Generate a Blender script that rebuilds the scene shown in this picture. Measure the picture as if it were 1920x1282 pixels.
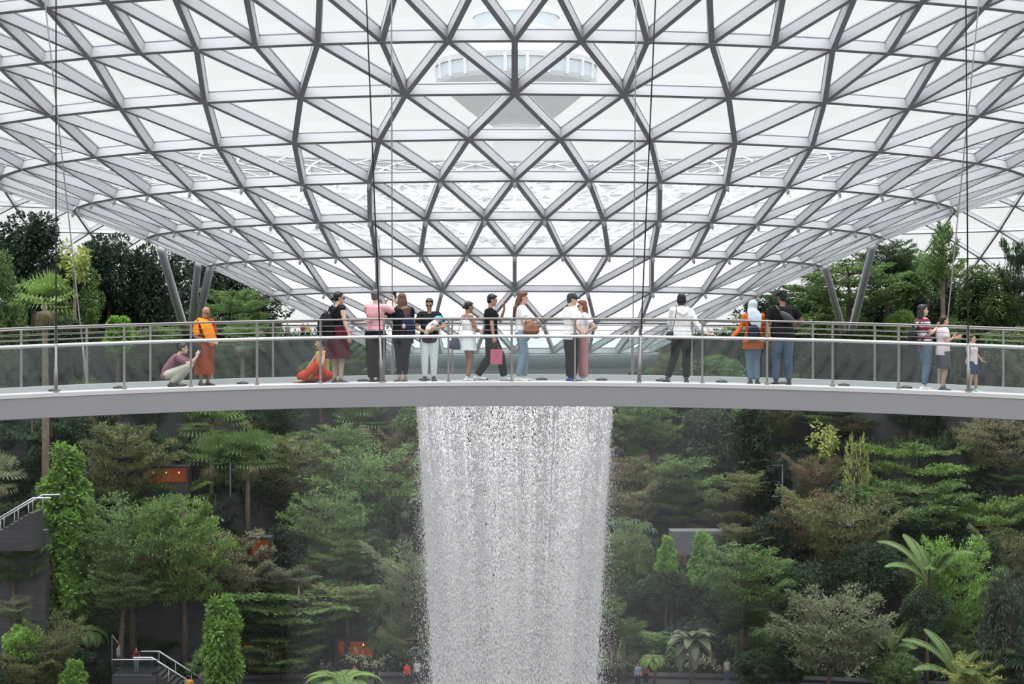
import bpy, bmesh, math, random
import numpy as np
from mathutils import Vector, Matrix

# ------------------------------------------------------------------ scene, camera, light
for o in list(bpy.data.objects):
    bpy.data.objects.remove(o, do_unlink=True)
scene = bpy.context.scene
COL = scene.collection
EZ = 24.0          # eye height above the forest floor
F = 3200.0         # focal length in pixels of the 1920 frame
CX, HY = 965.0, 627.0

cam_data = bpy.data.cameras.new('camera')
cam = bpy.data.objects.new('camera', cam_data)
COL.objects.link(cam)
cam.location = (0, 0, EZ)
cam.rotation_euler = (math.radians(90), 0, 0)
cam_data.sensor_width = 36.0
cam_data.lens = F / 1920 * 36.0
cam_data.shift_x = -(CX - 960) / 1920
cam_data.shift_y = -(641 - HY) / 1920
cam_data.clip_end = 2000
scene.camera = cam

scene.view_settings.view_transform = 'Standard'
scene.view_settings.look = 'None'
scene.view_settings.gamma = 1.0
scene.view_settings.use_curve_mapping = False
scene.view_settings.exposure = 0.0
cy = scene.cycles
cy.max_bounces = 9
cy.diffuse_bounces = 5
cy.glossy_bounces = 2
cy.transmission_bounces = 3
cy.transparent_max_bounces = 24
cy.sample_clamp_indirect = 4.0
cy.caustics_reflective = False
cy.caustics_refractive = False
cy.use_denoising = True
cy.use_adaptive_sampling = True
cy.adaptive_threshold = 0.02
cy.volume_bounces = 1
cy.volume_step_rate = 4.0

# overcast sky: pale at the horizon, several times brighter towards the zenith
world = bpy.data.worlds.new('overcast_sky')
scene.world = world
world.use_nodes = True
wt = world.node_tree
wt.nodes.clear()
wo = wt.nodes.new('ShaderNodeOutputWorld')
wb = wt.nodes.new('ShaderNodeBackground')
wc = wt.nodes.new('ShaderNodeTexCoord')
wx = wt.nodes.new('ShaderNodeSeparateXYZ')
wr = wt.nodes.new('ShaderNodeValToRGB')
wt.links.new(wc.outputs['Generated'], wx.inputs[0])
wm = wt.nodes.new('ShaderNodeMapRange')
wm.inputs[1].default_value = -1; wm.inputs[2].default_value = 1
wt.links.new(wx.outputs[2], wm.inputs[0])
wt.links.new(wm.outputs[0], wr.inputs[0])
wt.links.new(wr.outputs[0], wb.inputs[0])
wt.links.new(wb.outputs[0], wo.inputs[0])
SKYK = 1.0
els = wr.color_ramp.elements
els[0].position = 0.0; els[0].color = (0.48, 0.49, 0.47, 1)
els[1].position = 1.0; els[1].color = (4.2, 4.25, 4.38, 1)
for p_, c_ in ((0.47, (0.48, 0.49, 0.48)), (0.5, (0.93, 0.935, 0.94)), (0.60, (0.97, 0.975, 0.98)), (0.72, (1.95, 1.97, 2.02))):
    e = els.new(p_); e.color = (*c_, 1)
wb.inputs[1].default_value = SKYK

sun_d = bpy.data.lights.new('sun', 'SUN')
sun_d.energy = 2.1
sun_d.angle = math.radians(35)
sun_d.color = (1.0, 0.985, 0.96)
sun = bpy.data.objects.new('sun', sun_d)
COL.objects.link(sun)
sun.rotation_euler = (math.radians(5), math.radians(-3), 0)   # high veiled sun

# ------------------------------------------------------------------ helpers
def PX(px, Y): return (px - CX) / F * Y
def PZ(py, Y): return EZ + (HY - py) / F * Y
def P(px, py, Y): return Vector((PX(px, Y), Y, PZ(py, Y)))

def new_mat(name, color=(0.8, 0.8, 0.8), rough=0.6, metal=0.0, spec=0.5, noise=0.0, nscale=5.0, bump=0.0, bscale=30.0, transl=0.0, objrand=0.0, emit=None):
    m = bpy.data.materials.new(name)
    m.use_nodes = True
    nt = m.node_tree
    bs = nt.nodes['Principled BSDF']
    bs.inputs['Base Color'].default_value = (*color, 1)
    bs.inputs['Roughness'].default_value = rough
    bs.inputs['Metallic'].default_value = metal
    bs.inputs['Specular IOR Level'].default_value = spec
    src = None
    if noise > 0:
        tc = nt.nodes.new('ShaderNodeTexCoord')
        nz = nt.nodes.new('ShaderNodeTexNoise'); nz.inputs['Scale'].default_value = nscale; nz.inputs['Detail'].default_value = 4
        nt.links.new(tc.outputs['Object'], nz.inputs['Vector'])
        mr = nt.nodes.new('ShaderNodeMapRange')
        mr.inputs[1].default_value = 0.3; mr.inputs[2].default_value = 0.7
        mr.inputs[3].default_value = 1 - noise; mr.inputs[4].default_value = 1 + noise
        nt.links.new(nz.outputs['Fac'], mr.inputs[0])
        hv = nt.nodes.new('ShaderNodeHueSaturation'); hv.inputs['Color'].default_value = (*color, 1)
        nt.links.new(mr.outputs[0], hv.inputs['Value'])
        src = hv
        nt.links.new(hv.outputs[0], bs.inputs['Base Color'])
    if objrand > 0:
        oi = nt.nodes.new('ShaderNodeObjectInfo')
        m2 = nt.nodes.new('ShaderNodeMapRange')
        m2.inputs[3].default_value = 1 - objrand; m2.inputs[4].default_value = 1 + objrand
        nt.links.new(oi.outputs['Random'], m2.inputs[0])
        h2 = nt.nodes.new('ShaderNodeHueSaturation')
        if src: nt.links.new(src.outputs[0], h2.inputs['Color'])
        else: h2.inputs['Color'].default_value = (*color, 1)
        nt.links.new(m2.outputs[0], h2.inputs['Value'])
        src = h2
        nt.links.new(h2.outputs[0], bs.inputs['Base Color'])
    if bump > 0:
        tc = nt.nodes.new('ShaderNodeTexCoord')
        nz = nt.nodes.new('ShaderNodeTexNoise'); nz.inputs['Scale'].default_value = bscale
        nt.links.new(tc.outputs['Object'], nz.inputs['Vector'])
        bp = nt.nodes.new('ShaderNodeBump'); bp.inputs['Strength'].default_value = bump; bp.inputs['Distance'].default_value = 0.03
        nt.links.new(nz.outputs['Fac'], bp.inputs['Height'])
        nt.links.new(bp.outputs[0], bs.inputs['Normal'])
    if transl > 0:
        out = nt.nodes['Material Output']
        tr = nt.nodes.new('ShaderNodeBsdfTranslucent')
        if src: nt.links.new(src.outputs[0], tr.inputs[0])
        else: tr.inputs[0].default_value = (*color, 1)
        mx = nt.nodes.new('ShaderNodeMixShader'); mx.inputs[0].default_value = transl
        nt.links.new(bs.outputs[0], mx.inputs[1]); nt.links.new(tr.outputs[0], mx.inputs[2])
        nt.links.new(mx.outputs[0], out.inputs[0])
    if emit:
        bs.inputs['Emission Color'].default_value = (*emit[:3], 1)
        bs.inputs['Emission Strength'].default_value = emit[3]
    return m

def glass_mat(name, tint=(0.9, 0.95, 0.94), refl=0.06, white=0.0, streak=0.0):
    m = bpy.data.materials.new(name)
    m.use_nodes = True
    nt = m.node_tree
    nt.nodes.clear()
    out = nt.nodes.new('ShaderNodeOutputMaterial')
    tr = nt.nodes.new('ShaderNodeBsdfTransparent'); tr.inputs[0].default_value = (*tint, 1)
    gl = nt.nodes.new('ShaderNodeBsdfGlossy'); gl.inputs['Roughness'].default_value = 0.03
    lw = nt.nodes.new('ShaderNodeLayerWeight'); lw.inputs[0].default_value = 0.25
    mr = nt.nodes.new('ShaderNodeMapRange'); mr.inputs[3].default_value = refl; mr.inputs[4].default_value = min(1, refl + 0.45)
    pw = nt.nodes.new('ShaderNodeMath'); pw.operation = 'POWER'; pw.inputs[1].default_value = 2.0
    nt.links.new(lw.outputs['Facing'], pw.inputs[0]); nt.links.new(pw.outputs[0], mr.inputs[0])
    mx = nt.nodes.new('ShaderNodeMixShader')
    nt.links.new(mr.outputs[0], mx.inputs[0]); nt.links.new(tr.outputs[0], mx.inputs[1]); nt.links.new(gl.outputs[0], mx.inputs[2])
    last = mx
    if white > 0:
        tl = nt.nodes.new('ShaderNodeBsdfTranslucent'); tl.inputs[0].default_value = (0.56, 0.58, 0.575, 1)
        df = nt.nodes.new('ShaderNodeBsdfDiffuse'); df.inputs[0].default_value = (0.62, 0.64, 0.64, 1)
        m1 = nt.nodes.new('ShaderNodeMixShader'); m1.inputs[0].default_value = 0.15
        nt.links.new(tl.outputs[0], m1.inputs[1]); nt.links.new(df.outputs[0], m1.inputs[2])
        m2 = nt.nodes.new('ShaderNodeMixShader'); m2.inputs[0].default_value = white
        if streak > 0:
            tc = nt.nodes.new('ShaderNodeTexCoord')
            mp = nt.nodes.new('ShaderNodeMapping'); mp.inputs['Scale'].default_value = (1.1, 1.1, 4.0)
            nz = nt.nodes.new('ShaderNodeTexNoise'); nz.inputs['Scale'].default_value = 1.3; nz.inputs['Detail'].default_value = 6; nz.inputs['Distortion'].default_value = 1.2
            nt.links.new(tc.outputs['Object'], mp.inputs[0]); nt.links.new(mp.outputs[0], nz.inputs[0])
            r2 = nt.nodes.new('ShaderNodeMapRange'); r2.inputs[1].default_value = 0.35; r2.inputs[2].default_value = 0.65
            r2.inputs[3].default_value = white - streak; r2.inputs[4].default_value = min(1, white + streak)
            nt.links.new(nz.outputs['Fac'], r2.inputs[0]); nt.links.new(r2.outputs[0], m2.inputs[0])
        nt.links.new(last.outputs[0], m2.inputs[1]); nt.links.new(m1.outputs[0], m2.inputs[2])
        last = m2
    nt.links.new(last.outputs[0], out.inputs[0])
    return m

_MC = {}
def cmat(kind, c, **k):
    key = (kind, c)
    if key not in _MC:
        _MC[key] = new_mat(kind, c, **k)
    return _MC[key]

def link(name, me, parent=None, mat=None):
    o = bpy.data.objects.new(name, me)
    COL.objects.link(o)
    if parent: o.parent = parent
    return o

def mesh_np(name, verts, faces, mats=(), smooth=False, midx=None):
    """verts (n,3); faces list of tuples or an (m,k) array"""
    me = bpy.data.meshes.new(name)
    verts = np.asarray(verts, dtype=np.float32)
    if isinstance(faces, np.ndarray):
        m, k = faces.shape
        me.vertices.add(len(verts)); me.vertices.foreach_set('co', verts.ravel())
        me.loops.add(m * k); me.loops.foreach_set('vertex_index', faces.astype(np.int32).ravel())
        me.polygons.add(m)
        me.polygons.foreach_set('loop_start', np.arange(0, m * k, k, dtype=np.int32))
        if midx is not None: me.polygons.foreach_set('material_index', np.asarray(midx, dtype=np.int32))
        me.update(calc_edges=True); me.validate()
    else:
        me.from_pydata([tuple(v) for v in verts], [], faces)
        if midx is not None: me.polygons.foreach_set('material_index', np.asarray(midx, dtype=np.int32))
        me.update()
    for mt in mats: me.materials.append(mt)
    if smooth: me.shade_smooth()
    return me

class MB:
    def __init__(s): s.v = []; s.f = []
    def box(s, c, d, rot=None):
        c = Vector(c); b = len(s.v)
        for x in (-.5, .5):
            for y in (-.5, .5):
                for z in (-.5, .5):
                    q = Vector((x * d[0], y * d[1], z * d[2]))
                    if rot is not None: q = rot @ q
                    s.v.append(c + q)
        s.f += [(b, b+1, b+3, b+2), (b+4, b+6, b+7, b+5), (b, b+4, b+5, b+1), (b+2, b+3, b+7, b+6), (b, b+2, b+6, b+4), (b+1, b+5, b+7, b+3)]
        return s
    def hexa(s, q):
        b = len(s.v); s.v += [Vector(p) for p in q]
        s.f += [(b, b+3, b+2, b+1), (b+4, b+5, b+6, b+7), (b, b+1, b+5, b+4), (b+1, b+2, b+6, b+5), (b+2, b+3, b+7, b+6), (b+3, b, b+4, b+7)]
        return s
    def bar(s, a, b_, w, h=None, up=Vector((0, 0, 1))):
        a = Vector(a); b_ = Vector(b_); h = h or w
        d = (b_ - a).normalized()
        side = d.cross(up)
        if side.length < 1e-4: side = d.cross(Vector((1, 0, 0)))
        side.normalize(); u = side.cross(d)
        q = []
        for p in (a, b_):
            for sx, sy in ((-1, -1), (1, -1), (1, 1), (-1, 1)):
                q.append(p + side * (sx * w / 2) + u * (sy * h / 2))
        return s.hexa(q)
    def tube(s, pts, rad, seg=8, rx=None, side=None, caps=True, rnd=0):
        """sweep; rad = list of radii (depth direction), rx = list of widths along `side`"""
        pts = [Vector(p) for p in pts]
        n = len(pts)
        if not hasattr(rad, '__len__'): rad = [rad] * n
        rad = list(rad); rx = list(rx) if rx is not None else list(rad)
        if rnd:
            d0 = (pts[0] - pts[1]).normalized(); d1 = (pts[-1] - pts[-2]).normalized()
            A, RA, RX, B, RB, RXB = [], [], [], [], [], []
            for t in (0.97, 0.8, 0.5):
                c = math.sqrt(1 - t * t)
                A.append(pts[0] + d0 * min(rad[0], rx[0]) * t * rnd); RA.append(rad[0] * c); RX.append(rx[0] * c)
                B.append(pts[-1] + d1 * min(rad[-1], rx[-1]) * t * rnd); RB.append(rad[-1] * c); RXB.append(rx[-1] * c)
            pts = A + pts + B[::-1]; rad = RA + rad + RB[::-1]; rx = RX + rx + RXB[::-1]
            n = len(pts)
        base = len(s.v)
        u = None
        for i in range(n):
            t = (pts[min(i + 1, n - 1)] - pts[max(i - 1, 0)]).normalized()
            if side is not None:
                u = Vector(side) - t * Vector(side).dot(t)
                if u.length < 1e-3: u = t.orthogonal()
            elif u is None:
                u = t.orthogonal()
            else:
                u = u - t * u.dot(t)
                if u.length < 1e-5: u = t.orthogonal()
            u.normalize(); w = t.cross(u)
            for k in range(seg):
                a = 2 * math.pi * k / seg
                s.v.append(pts[i] + u * (math.cos(a) * rx[i]) + w * (math.sin(a) * rad[i]))
        for i in range(n - 1):
            for k in range(seg):
                a = base + i * seg + k; b = base + i * seg + (k + 1) % seg
                s.f.append((a, b, b + seg, a + seg))
        if caps:
            s.f.append(tuple(base + k for k in range(seg))[::-1])
            s.f.append(tuple(base + (n - 1) * seg + k for k in range(seg)))
        return s
    def ell(s, c, r, rot=None, seg=12, rings=8):
        c = Vector(c); base = len(s.v)
        s.v.append(c + (rot @ Vector((0, 0, r[2])) if rot is not None else Vector((0, 0, r[2]))))
        for i in range(1, rings):
            th = math.pi * i / rings
            for k in range(seg):
                a = 2 * math.pi * k / seg
                q = Vector((r[0] * math.sin(th) * math.cos(a), r[1] * math.sin(th) * math.sin(a), r[2] * math.cos(th)))
                if rot is not None: q = rot @ q
                s.v.append(c + q)
        q = Vector((0, 0, -r[2]))
        s.v.append(c + (rot @ q if rot is not None else q))
        last = len(s.v) - 1
        for k in range(seg):
            s.f.append((base, base + 1 + k, base + 1 + (k + 1) % seg))
            s.f.append((last, last - seg + (k + 1) % seg, last - seg + k))
        for i in range(rings - 2):
            for k in range(seg):
                a = base + 1 + i * seg + k; b = base + 1 + i * seg + (k + 1) % seg
                s.f.append((a, a + seg, b + seg, b))
        return s
    def mesh(s, name, mat=None, smooth=False):
        me = bpy.data.meshes.new(name)
        me.from_pydata([tuple(v) for v in s.v], [], s.f)
        me.update()
        if mat: me.materials.append(mat)
        if smooth: me.shade_smooth()
        return me
    def build(s, name, mat=None, parent=None, smooth=False, origin=None):
        if origin is not None and parent is None:
            og = Vector(origin)
            s.v = [v - og for v in s.v]
            o = link(name, s.mesh(name, mat, smooth)); o.location = og
            return o
        if parent is not None:
            inv = parent.matrix_basis.inverted() if parent.parent is None else (parent.parent.matrix_basis @ parent.matrix_basis).inverted()
            s.v = [inv @ v for v in s.v]
        return link(name, s.mesh(name, mat, smooth), parent)

def tag(o, label=None, cat=None, group=None, kind=None):
    if label: o['label'] = label
    if cat: o['category'] = cat
    if group: o['group'] = group
    if kind: o['kind'] = kind
    return o

def empty(name, loc, label=None, cat=None, group=None, kind=None):
    o = bpy.data.objects.new(name, None)
    COL.objects.link(o); o.location = loc; o.empty_display_size = 0.1
    return tag(o, label, cat, group, kind)
# ------------------------------------------------------------------ roof funnel
AX = 90.0   # distance of the funnel's axis
M_STEEL = new_mat('white_painted_steel', (0.53, 0.53, 0.55), 0.55)
M_GLASS = glass_mat('roof_glass', (0.97, 0.985, 0.985), 0.02)
M_WET = glass_mat('wet_roof_glass', (0.95, 0.97, 0.97), 0.02, white=0.72, streak=0.12)
M_FILM = glass_mat('filmed_roof_glass', (0.95, 0.975, 0.975), 0.02, white=0.32, streak=0.22)
RINGS = [(7.25, -.94, 24, 0), (9.94, .52, 24, .5), (12.73, 1.95, 24, 0), (15.9, 3.43, 48, 0), (19.0, 4.77, 48, .5), (22.5, 6.06, 48, 0),
         (26.2, 7.28, 48, .5), (29.7, 8.48, 48, 0), (33.7, 9.67, 96, 0), (37.3, 10.7, 96, .5), (41, 11.7, 96, 0), (44.9, 12.6, 96, .5),
         (49, 13.4, 96, 0), (53.2, 14.1, 96, .5), (57.6, 14.6, 96, 0), (62, 14.9, 96, .5), (66.5, 15.0, 96, 0), (71, 14.8, 96, .5),
         (75.5, 14.3, 96, 0), (80, 13.4, 96, .5), (84.5, 12, 96, 0), (89, 10, 96, .5), (93, 7.6, 96, 0), (96.5, 4.6, 96, .5), (99.5, 1.0, 96, 0), (101.5, -3.0, 96, .5)]
BEAM_W, BEAM_D = 0.19, 0.46
nodes, norms, start = [], [], []
for i, (R, z, N, ph) in enumerate(RINGS):
    a = RINGS[max(i - 1, 0)]; b = RINGS[min(i + 1, len(RINGS) - 1)]
    dr, dz = b[0] - a[0], b[1] - a[1]
    L = math.hypot(dr, dz)
    nr, nz = -dz / L, dr / L          # outward (sky side) normal in the profile plane
    start.append(len(nodes))
    for k in range(N):
        t = 2 * math.pi * (k + ph) / N
        nodes.append(Vector((R * math.sin(t), AX - R * math.cos(t), EZ + z)))
        norms.append(Vector((nr * math.sin(t), -nr * math.cos(t), nz)))
edges, tris = set(), []
def E(a, b): edges.add((min(a, b), max(a, b)))
for i in range(len(RINGS)):
    N, ph = RINGS[i][2:]
    s0 = start[i]
    for k in range(N): E(s0 + k, s0 + (k + 1) % N)
    if i + 1 == len(RINGS): break
    N2, ph2 = RINGS[i + 1][2:]; s1 = start[i + 1]
    for k in range(N):
        a, a2 = s0 + k, s0 + (k + 1) % N
        if N2 == N:
            if ph2 > ph:     # outer ring shifted by +half
                c, c2 = s1 + k, s1 + (k - 1) % N
                tr = [(a, a2, c), (a, c, c2)]
                E(a, c); E(a, c2)
            else:
                c, c2 = s1 + k, s1 + (k + 1) % N
                tr = [(a, a2, c2), (a, c2, c)]
                E(a, c); E(a, c2)
        else:                # two outer nodes per inner node
            c0, c1, c2 = s1 + 2 * k, s1 + (2 * k + 1) % N2, s1 + (2 * k + 2) % N2
            tr = [(a, c1, c0), (a, a2, c1), (a2, c2, c1)]
            E(a, c0); E(a, c1); E(a2, c1)
        tris += [(t, i) for t in tr]
lat = MB(); gsk = MB()
for a, b in edges:
    pa, pb = nodes[a], nodes[b]
    n = (norms[a] + norms[b]).normalized()
    d = (pb - pa).normalized(); n = (n - d * n.dot(d)).normalized(); sd = d.cross(n)
    R = min(math.hypot(pa.x, pa.y - AX), math.hypot(pb.x, pb.y - AX))
    w = BEAM_W * (0.8 if R < 14 else 1.0) / 2; dep = BEAM_D * (0.72 if R < 14 else 0.85 if R < 20 else 1.0)
    q = [pa - sd * w, pb - sd * w, pb + sd * w, pa + sd * w]
    q += [v + n * dep for v in q]
    lat.hexa(q)
    w += .012
    q = [pa - sd * w, pb - sd * w, pb + sd * w, pa + sd * w]
    q = [v + n * (dep - .085) for v in q]; q += [v + n * .03 for v in q]
    gsk.hexa(q)
for i, p in enumerate(nodes):
    n = norms[i]
    lat.tube([p - n * .02, p + n * .38], 0.15, seg=6)
roof = empty('ceiling', (0, AX, EZ), 'white triangulated steel and glass roof dipping into a funnel above the waterfall', 'roof', kind='structure')
lat.build('steel_lattice', M_STEEL, roof)
gsk.build('glazing_gaskets', new_mat('gasket_grey', (.20, .20, .22), .6), roof)
for nm, lo, hi, mt in (('wet_glazing', 0, 3, M_WET), ('filmed_glazing', 3, 5, M_FILM), ('clear_glazing', 5, 99, M_GLASS)):
    g = MB()
    for t, i in tris:
        if not (lo <= i < hi): continue
        off = 0.31 if i < 3 else 0.36 if i < 4 else 0.42
        b = len(g.v)
        g.v += [nodes[k] + norms[k] * off for k in t]
        g.f.append((b, b + 1, b + 2))
    g.build(nm, mt, roof)
# little fittings that hang under the lowest joints, those facing the bridge
M_FIT = new_mat('fitting_grey', (0.62, 0.62, 0.64), 0.4)
nfit = 0
for i in range(1, 6):
    N = RINGS[i][2]
    for k in range(N):
        p = nodes[start[i] + k]
        t = math.atan2(p.x, AX - p.y)
        if abs(t) < 1.35:
            f = MB(); n = norms[start[i] + k]
            f.tube([p - n * .02, p - n * .24], 0.075, seg=8)
            f.tube([p - n * .24, p - n * .30], 0.045, seg=8)
            f.build('node_fitting', M_FIT, roof, True); nfit += 1
# ring beam, gutter and lip round the oculus
M_RING = new_mat('ring_grey', (0.42, 0.46, 0.47), 0.35)
M_LIP = new_mat('lip_white', (0.85, 0.86, 0.87), 0.4)
M_PALE = new_mat('gutter_grey', (0.6, 0.62, 0.64), 0.4)
def ring_prof(name, prof, mat, parent, seg=96):
    vs, fs = [], []
    n = len(prof)
    for k in range(seg):
        t = 2 * math.pi * k / seg
        for r, z in prof: vs.append((r * math.sin(t), -r * math.cos(t), z))
    for k in range(seg):
        for j in range(n):
            a = k * n + j; b = k * n + (j + 1) % n; c = ((k + 1) % seg) * n
            fs.append((a, b, c + (j + 1) % n, c + j))
    return link(name, mesh_np(name, vs, fs, (mat,), True), parent)
oc = empty('oculus_ring', (0, AX, EZ), 'grey curved ring beam at the foot of the glass funnel where the water pours out', 'ring beam', kind='structure')
ring_prof('ring_beam', [(7.55, -.95), (7.6, -1.0), (7.35, -1.62), (6.6, -1.62), (6.6, -.95)], M_RING, oc)
ring_prof('gutter', [(6.9, -1.62), (6.6, -1.92), (5.6, -1.92), (5.6, -1.62)], M_PALE, oc)
ring_prof('lip', [(6.05, -1.92), (5.95, -2.12), (5.45, -2.12), (5.45, -1.92)], M_LIP, oc)

# ------------------------------------------------------------------ waterfall
rng = np.random.default_rng(7)
def fall_r(z):   # radius of the falling curtain at height z (relative to the eye)
    t = np.clip((-z - 2.0) / 17.0, 0, 1.3)
    return 5.33 - 1.35 * t ** 0.75
def drops(n, zlo, zhi, spread, wmin, wmax, lmin, lmax, bias=1.0):
    th = rng.uniform(0, 2 * np.pi, n)
    # streams: bunch the angles
    nst = 170
    st = rng.uniform(0, 2 * np.pi, nst)
    pick = rng.random(n) < 0.45
    th[pick] = st[rng.integers(0, nst, pick.sum())] + rng.normal(0, 0.006, pick.sum())
    z = zlo + (zhi - zlo) * rng.random(n) ** bias
    fall = np.clip((-z - 2) / 20, 0.05, 1)
    r = fall_r(z) + rng.normal(0, 1, n) * spread * (0.25 + fall)
    wd = rng.uniform(wmin, wmax, n); ln = rng.uniform(lmin, lmax, n) * (0.6 + 0.9 * fall)
    c = np.stack([r * np.sin(th), -r * np.cos(th), z], 1)
    o = np.array([[1, 0, 0], [0, 1, 0], [-1, 0, 0], [0, -1, 0], [0, 0, 1], [0, 0, -1]], float)
    V = c[:, None, :] + o[None] * np.stack([wd, wd, ln], 1)[:, None, :]
    fc = np.array([[0, 1, 4], [1, 2, 4], [2, 3, 4], [3, 0, 4], [1, 0, 5], [2, 1, 5], [3, 2, 5], [0, 3, 5]])
    Fc = fc[None] + (np.arange(n) * 6)[:, None, None]
    return V.reshape(-1, 3), Fc.reshape(-1, 3)
parts = [drops(120000, -21.5, -2.0, 0.12, .018, .040, .05, .14),
         drops(110000, -21.5, -3.0, 0.24, .011, .022, .025, .07, 0.8),
         drops(70000, -21.5, -6.0, 0.60, .008, .016, .015, .05, 0.8)]
V = np.concatenate([p[0] for p in parts]); off = 0; FF = []
for p in parts:
    FF.append(p[1] + off); off += len(p[0])
M_WATER = new_mat('falling_water', (0.99, 0.975, 0.98), 0.3)
wf = link('waterfall', mesh_np('waterfall', V, np.concatenate(FF), (M_WATER,)))
wf.location = (0, AX, EZ)
tag(wf, 'white curtain of falling water drops pouring down behind and below the bridge', 'waterfall', kind='stuff')
# ------------------------------------------------------------------ bridge
def yn(X): return 32.0 - 1.35 * (X / 9.2) ** 2
BW = 2.3
def dz(X): return EZ - 0.9 - 0.20 * (X / 9.2) ** 2
def railX(px, dy=0.0):
    Y = 32.0
    for _ in range(8):
        X = PX(px, Y); Y = yn(X) + dy
    return X, Y
M_FASCIA = new_mat('bridge_grey_paint', (0.30, 0.295, 0.31), 0.5, noise=0.03, nscale=0.6)
M_CURB = new_mat('pale_curb', (0.56, 0.55, 0.54), 0.5)
M_DECK = new_mat('deck_grey', (0.26, 0.272, 0.29), 0.55, noise=0.04, nscale=2)
M_RAIL = new_mat('brushed_steel', (0.25, 0.235, 0.22), 0.4, metal=0.3)
M_HAND = new_mat('pale_handrail', (0.70, 0.68, 0.67), 0.35)
M_PANEL = glass_mat('rail_glass', (0.84, 0.90, 0.895), 0.065)
M_BLACKF = new_mat('black_fitting', (0.03, 0.03, 0.035), 0.4)
bridge = empty('footbridge', (0, 33.15, dz(0)), 'long grey footbridge curving across the picture with glass railings', 'bridge')
XS = [x * 0.5 for x in range(-30, 31)]
def strip(mb, prof):     # prof: list of (dy from near edge, dz from deck)
    n = len(prof); b = len(mb.v)
    for X in XS:
        for py, pz in prof: mb.v.append(Vector((X, yn(X) + py, dz(X) + pz)))
    for i in range(len(XS) - 1):
        for j in range(n):
            a = b + i * n + j; c = b + i * n + (j + 1) % n
            mb.f.append((a, a + n, c + n, c))
    mb.f.append(tuple(b + j for j in range(n))); mb.f.append(tuple(b + (len(XS) - 1) * n + j for j in range(n))[::-1])
    return mb
strip(MB(), [(-0.02, -0.05), (-0.02, 0.0), (BW + .05, 0.0), (BW + .05, -0.06)]).build('deck', M_DECK, bridge)
strip(MB(), [(-.16, -.43), (-.18, -.06), (0.3, -.052), (BW - .3, -.052), (BW + .18, -.06), (BW + .16, -.43), (BW - .2, -.45), (.2, -.45)]).build('box_girder', M_FASCIA, bridge)
strip(MB(), [(-.19, -.058), (-.19, .012), (.09, .03), (.09, -.03)]).build('curb', M_CURB, bridge)
strip(MB(), [(BW - .06, -.02), (BW - .06, .10), (BW + .18, .10), (BW + .18, -.05)]).build('curb', M_CURB, bridge)
def rail_along(mb, dy, h, r, x0=-15, x1=15, seg=8, flat=None):
    pts = [Vector((X, yn(X) + dy, dz(X) + h)) for X in np.linspace(x0, x1, 61)]
    mb.tube(pts, [r if flat is None else flat] * 61, seg=seg, rx=[r] * 61, side=Vector((0, 1, 0)))
    return mb
NEAR = [-149, -23, 105, 233, 358, 482, 601, 720, 841, 959, 1078, 1199, 1317, 1438, 1561, 1685, 1815, 1947, 2075]
FAR = [-80, 40, 163, 282, 398, 512, 625, 737, 848, 960, 1073, 1185, 1297, 1410, 1524, 1640, 1760, 1881, 2005]
for nm, dy, posts in (('near', 0.0, NEAR), ('far', BW + .06, FAR)):
    rail_along(MB(), dy, 1.2, .019).build('top_rail', M_RAIL, bridge, True)
    for h in (1.085, .985): rail_along(MB(), dy, h, .0065, seg=6).build('rail_wire', M_RAIL, bridge, True)
    rail_along(MB(), dy - .0, .87, .045, flat=.030).build('handrail', M_HAND, bridge, True)
    pts = []
    for px in posts:
        X, Y = railX(px, dy); z = dz(X); pts.append(X)
        p = MB().box((X, Y, z + .6), (.038, .05, 1.2)).box((X, Y, z + .04), (.07, .10, .05))
        p.build('rail_post', M_RAIL, bridge)
    for a, b in zip(pts[:-1], pts[1:]):
        g = MB()
        xs = np.linspace(a + .03, b - .03, 5)
        for x0, x1 in zip(xs[:-1], xs[1:]):
            q = []
            for zz in (.05 if nm == 'near' else .10, .845):
                q += [Vector((x0, yn(x0) + dy - .006, dz(x0) + zz)), Vector((x1, yn(x1) + dy - .006, dz(x1) + zz))]
            bb = len(g.v); g.v += [q[0], q[1], q[3], q[2]]; g.f.append((bb, bb + 1, bb + 2, bb + 3))
        g.build('glass_panel', M_PANEL, bridge)
for px in (-12, 102, 223, 340, 455, 568, 681, 796, 905, 1016, 1128, 1240, 1353, 1468, 1582, 1699, 1820, 1940):
    X, Y = railX(px, 1.75); z = dz(X)
    MB().ell((X, Y, z + .005), (.085, .085, .055), seg=12, rings=6).tube([(X - .11, Y, z + .015), (X + .11, Y, z + .015)], [.02, .02], seg=6).build('deck_light', M_BLACKF, bridge, True)

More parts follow.
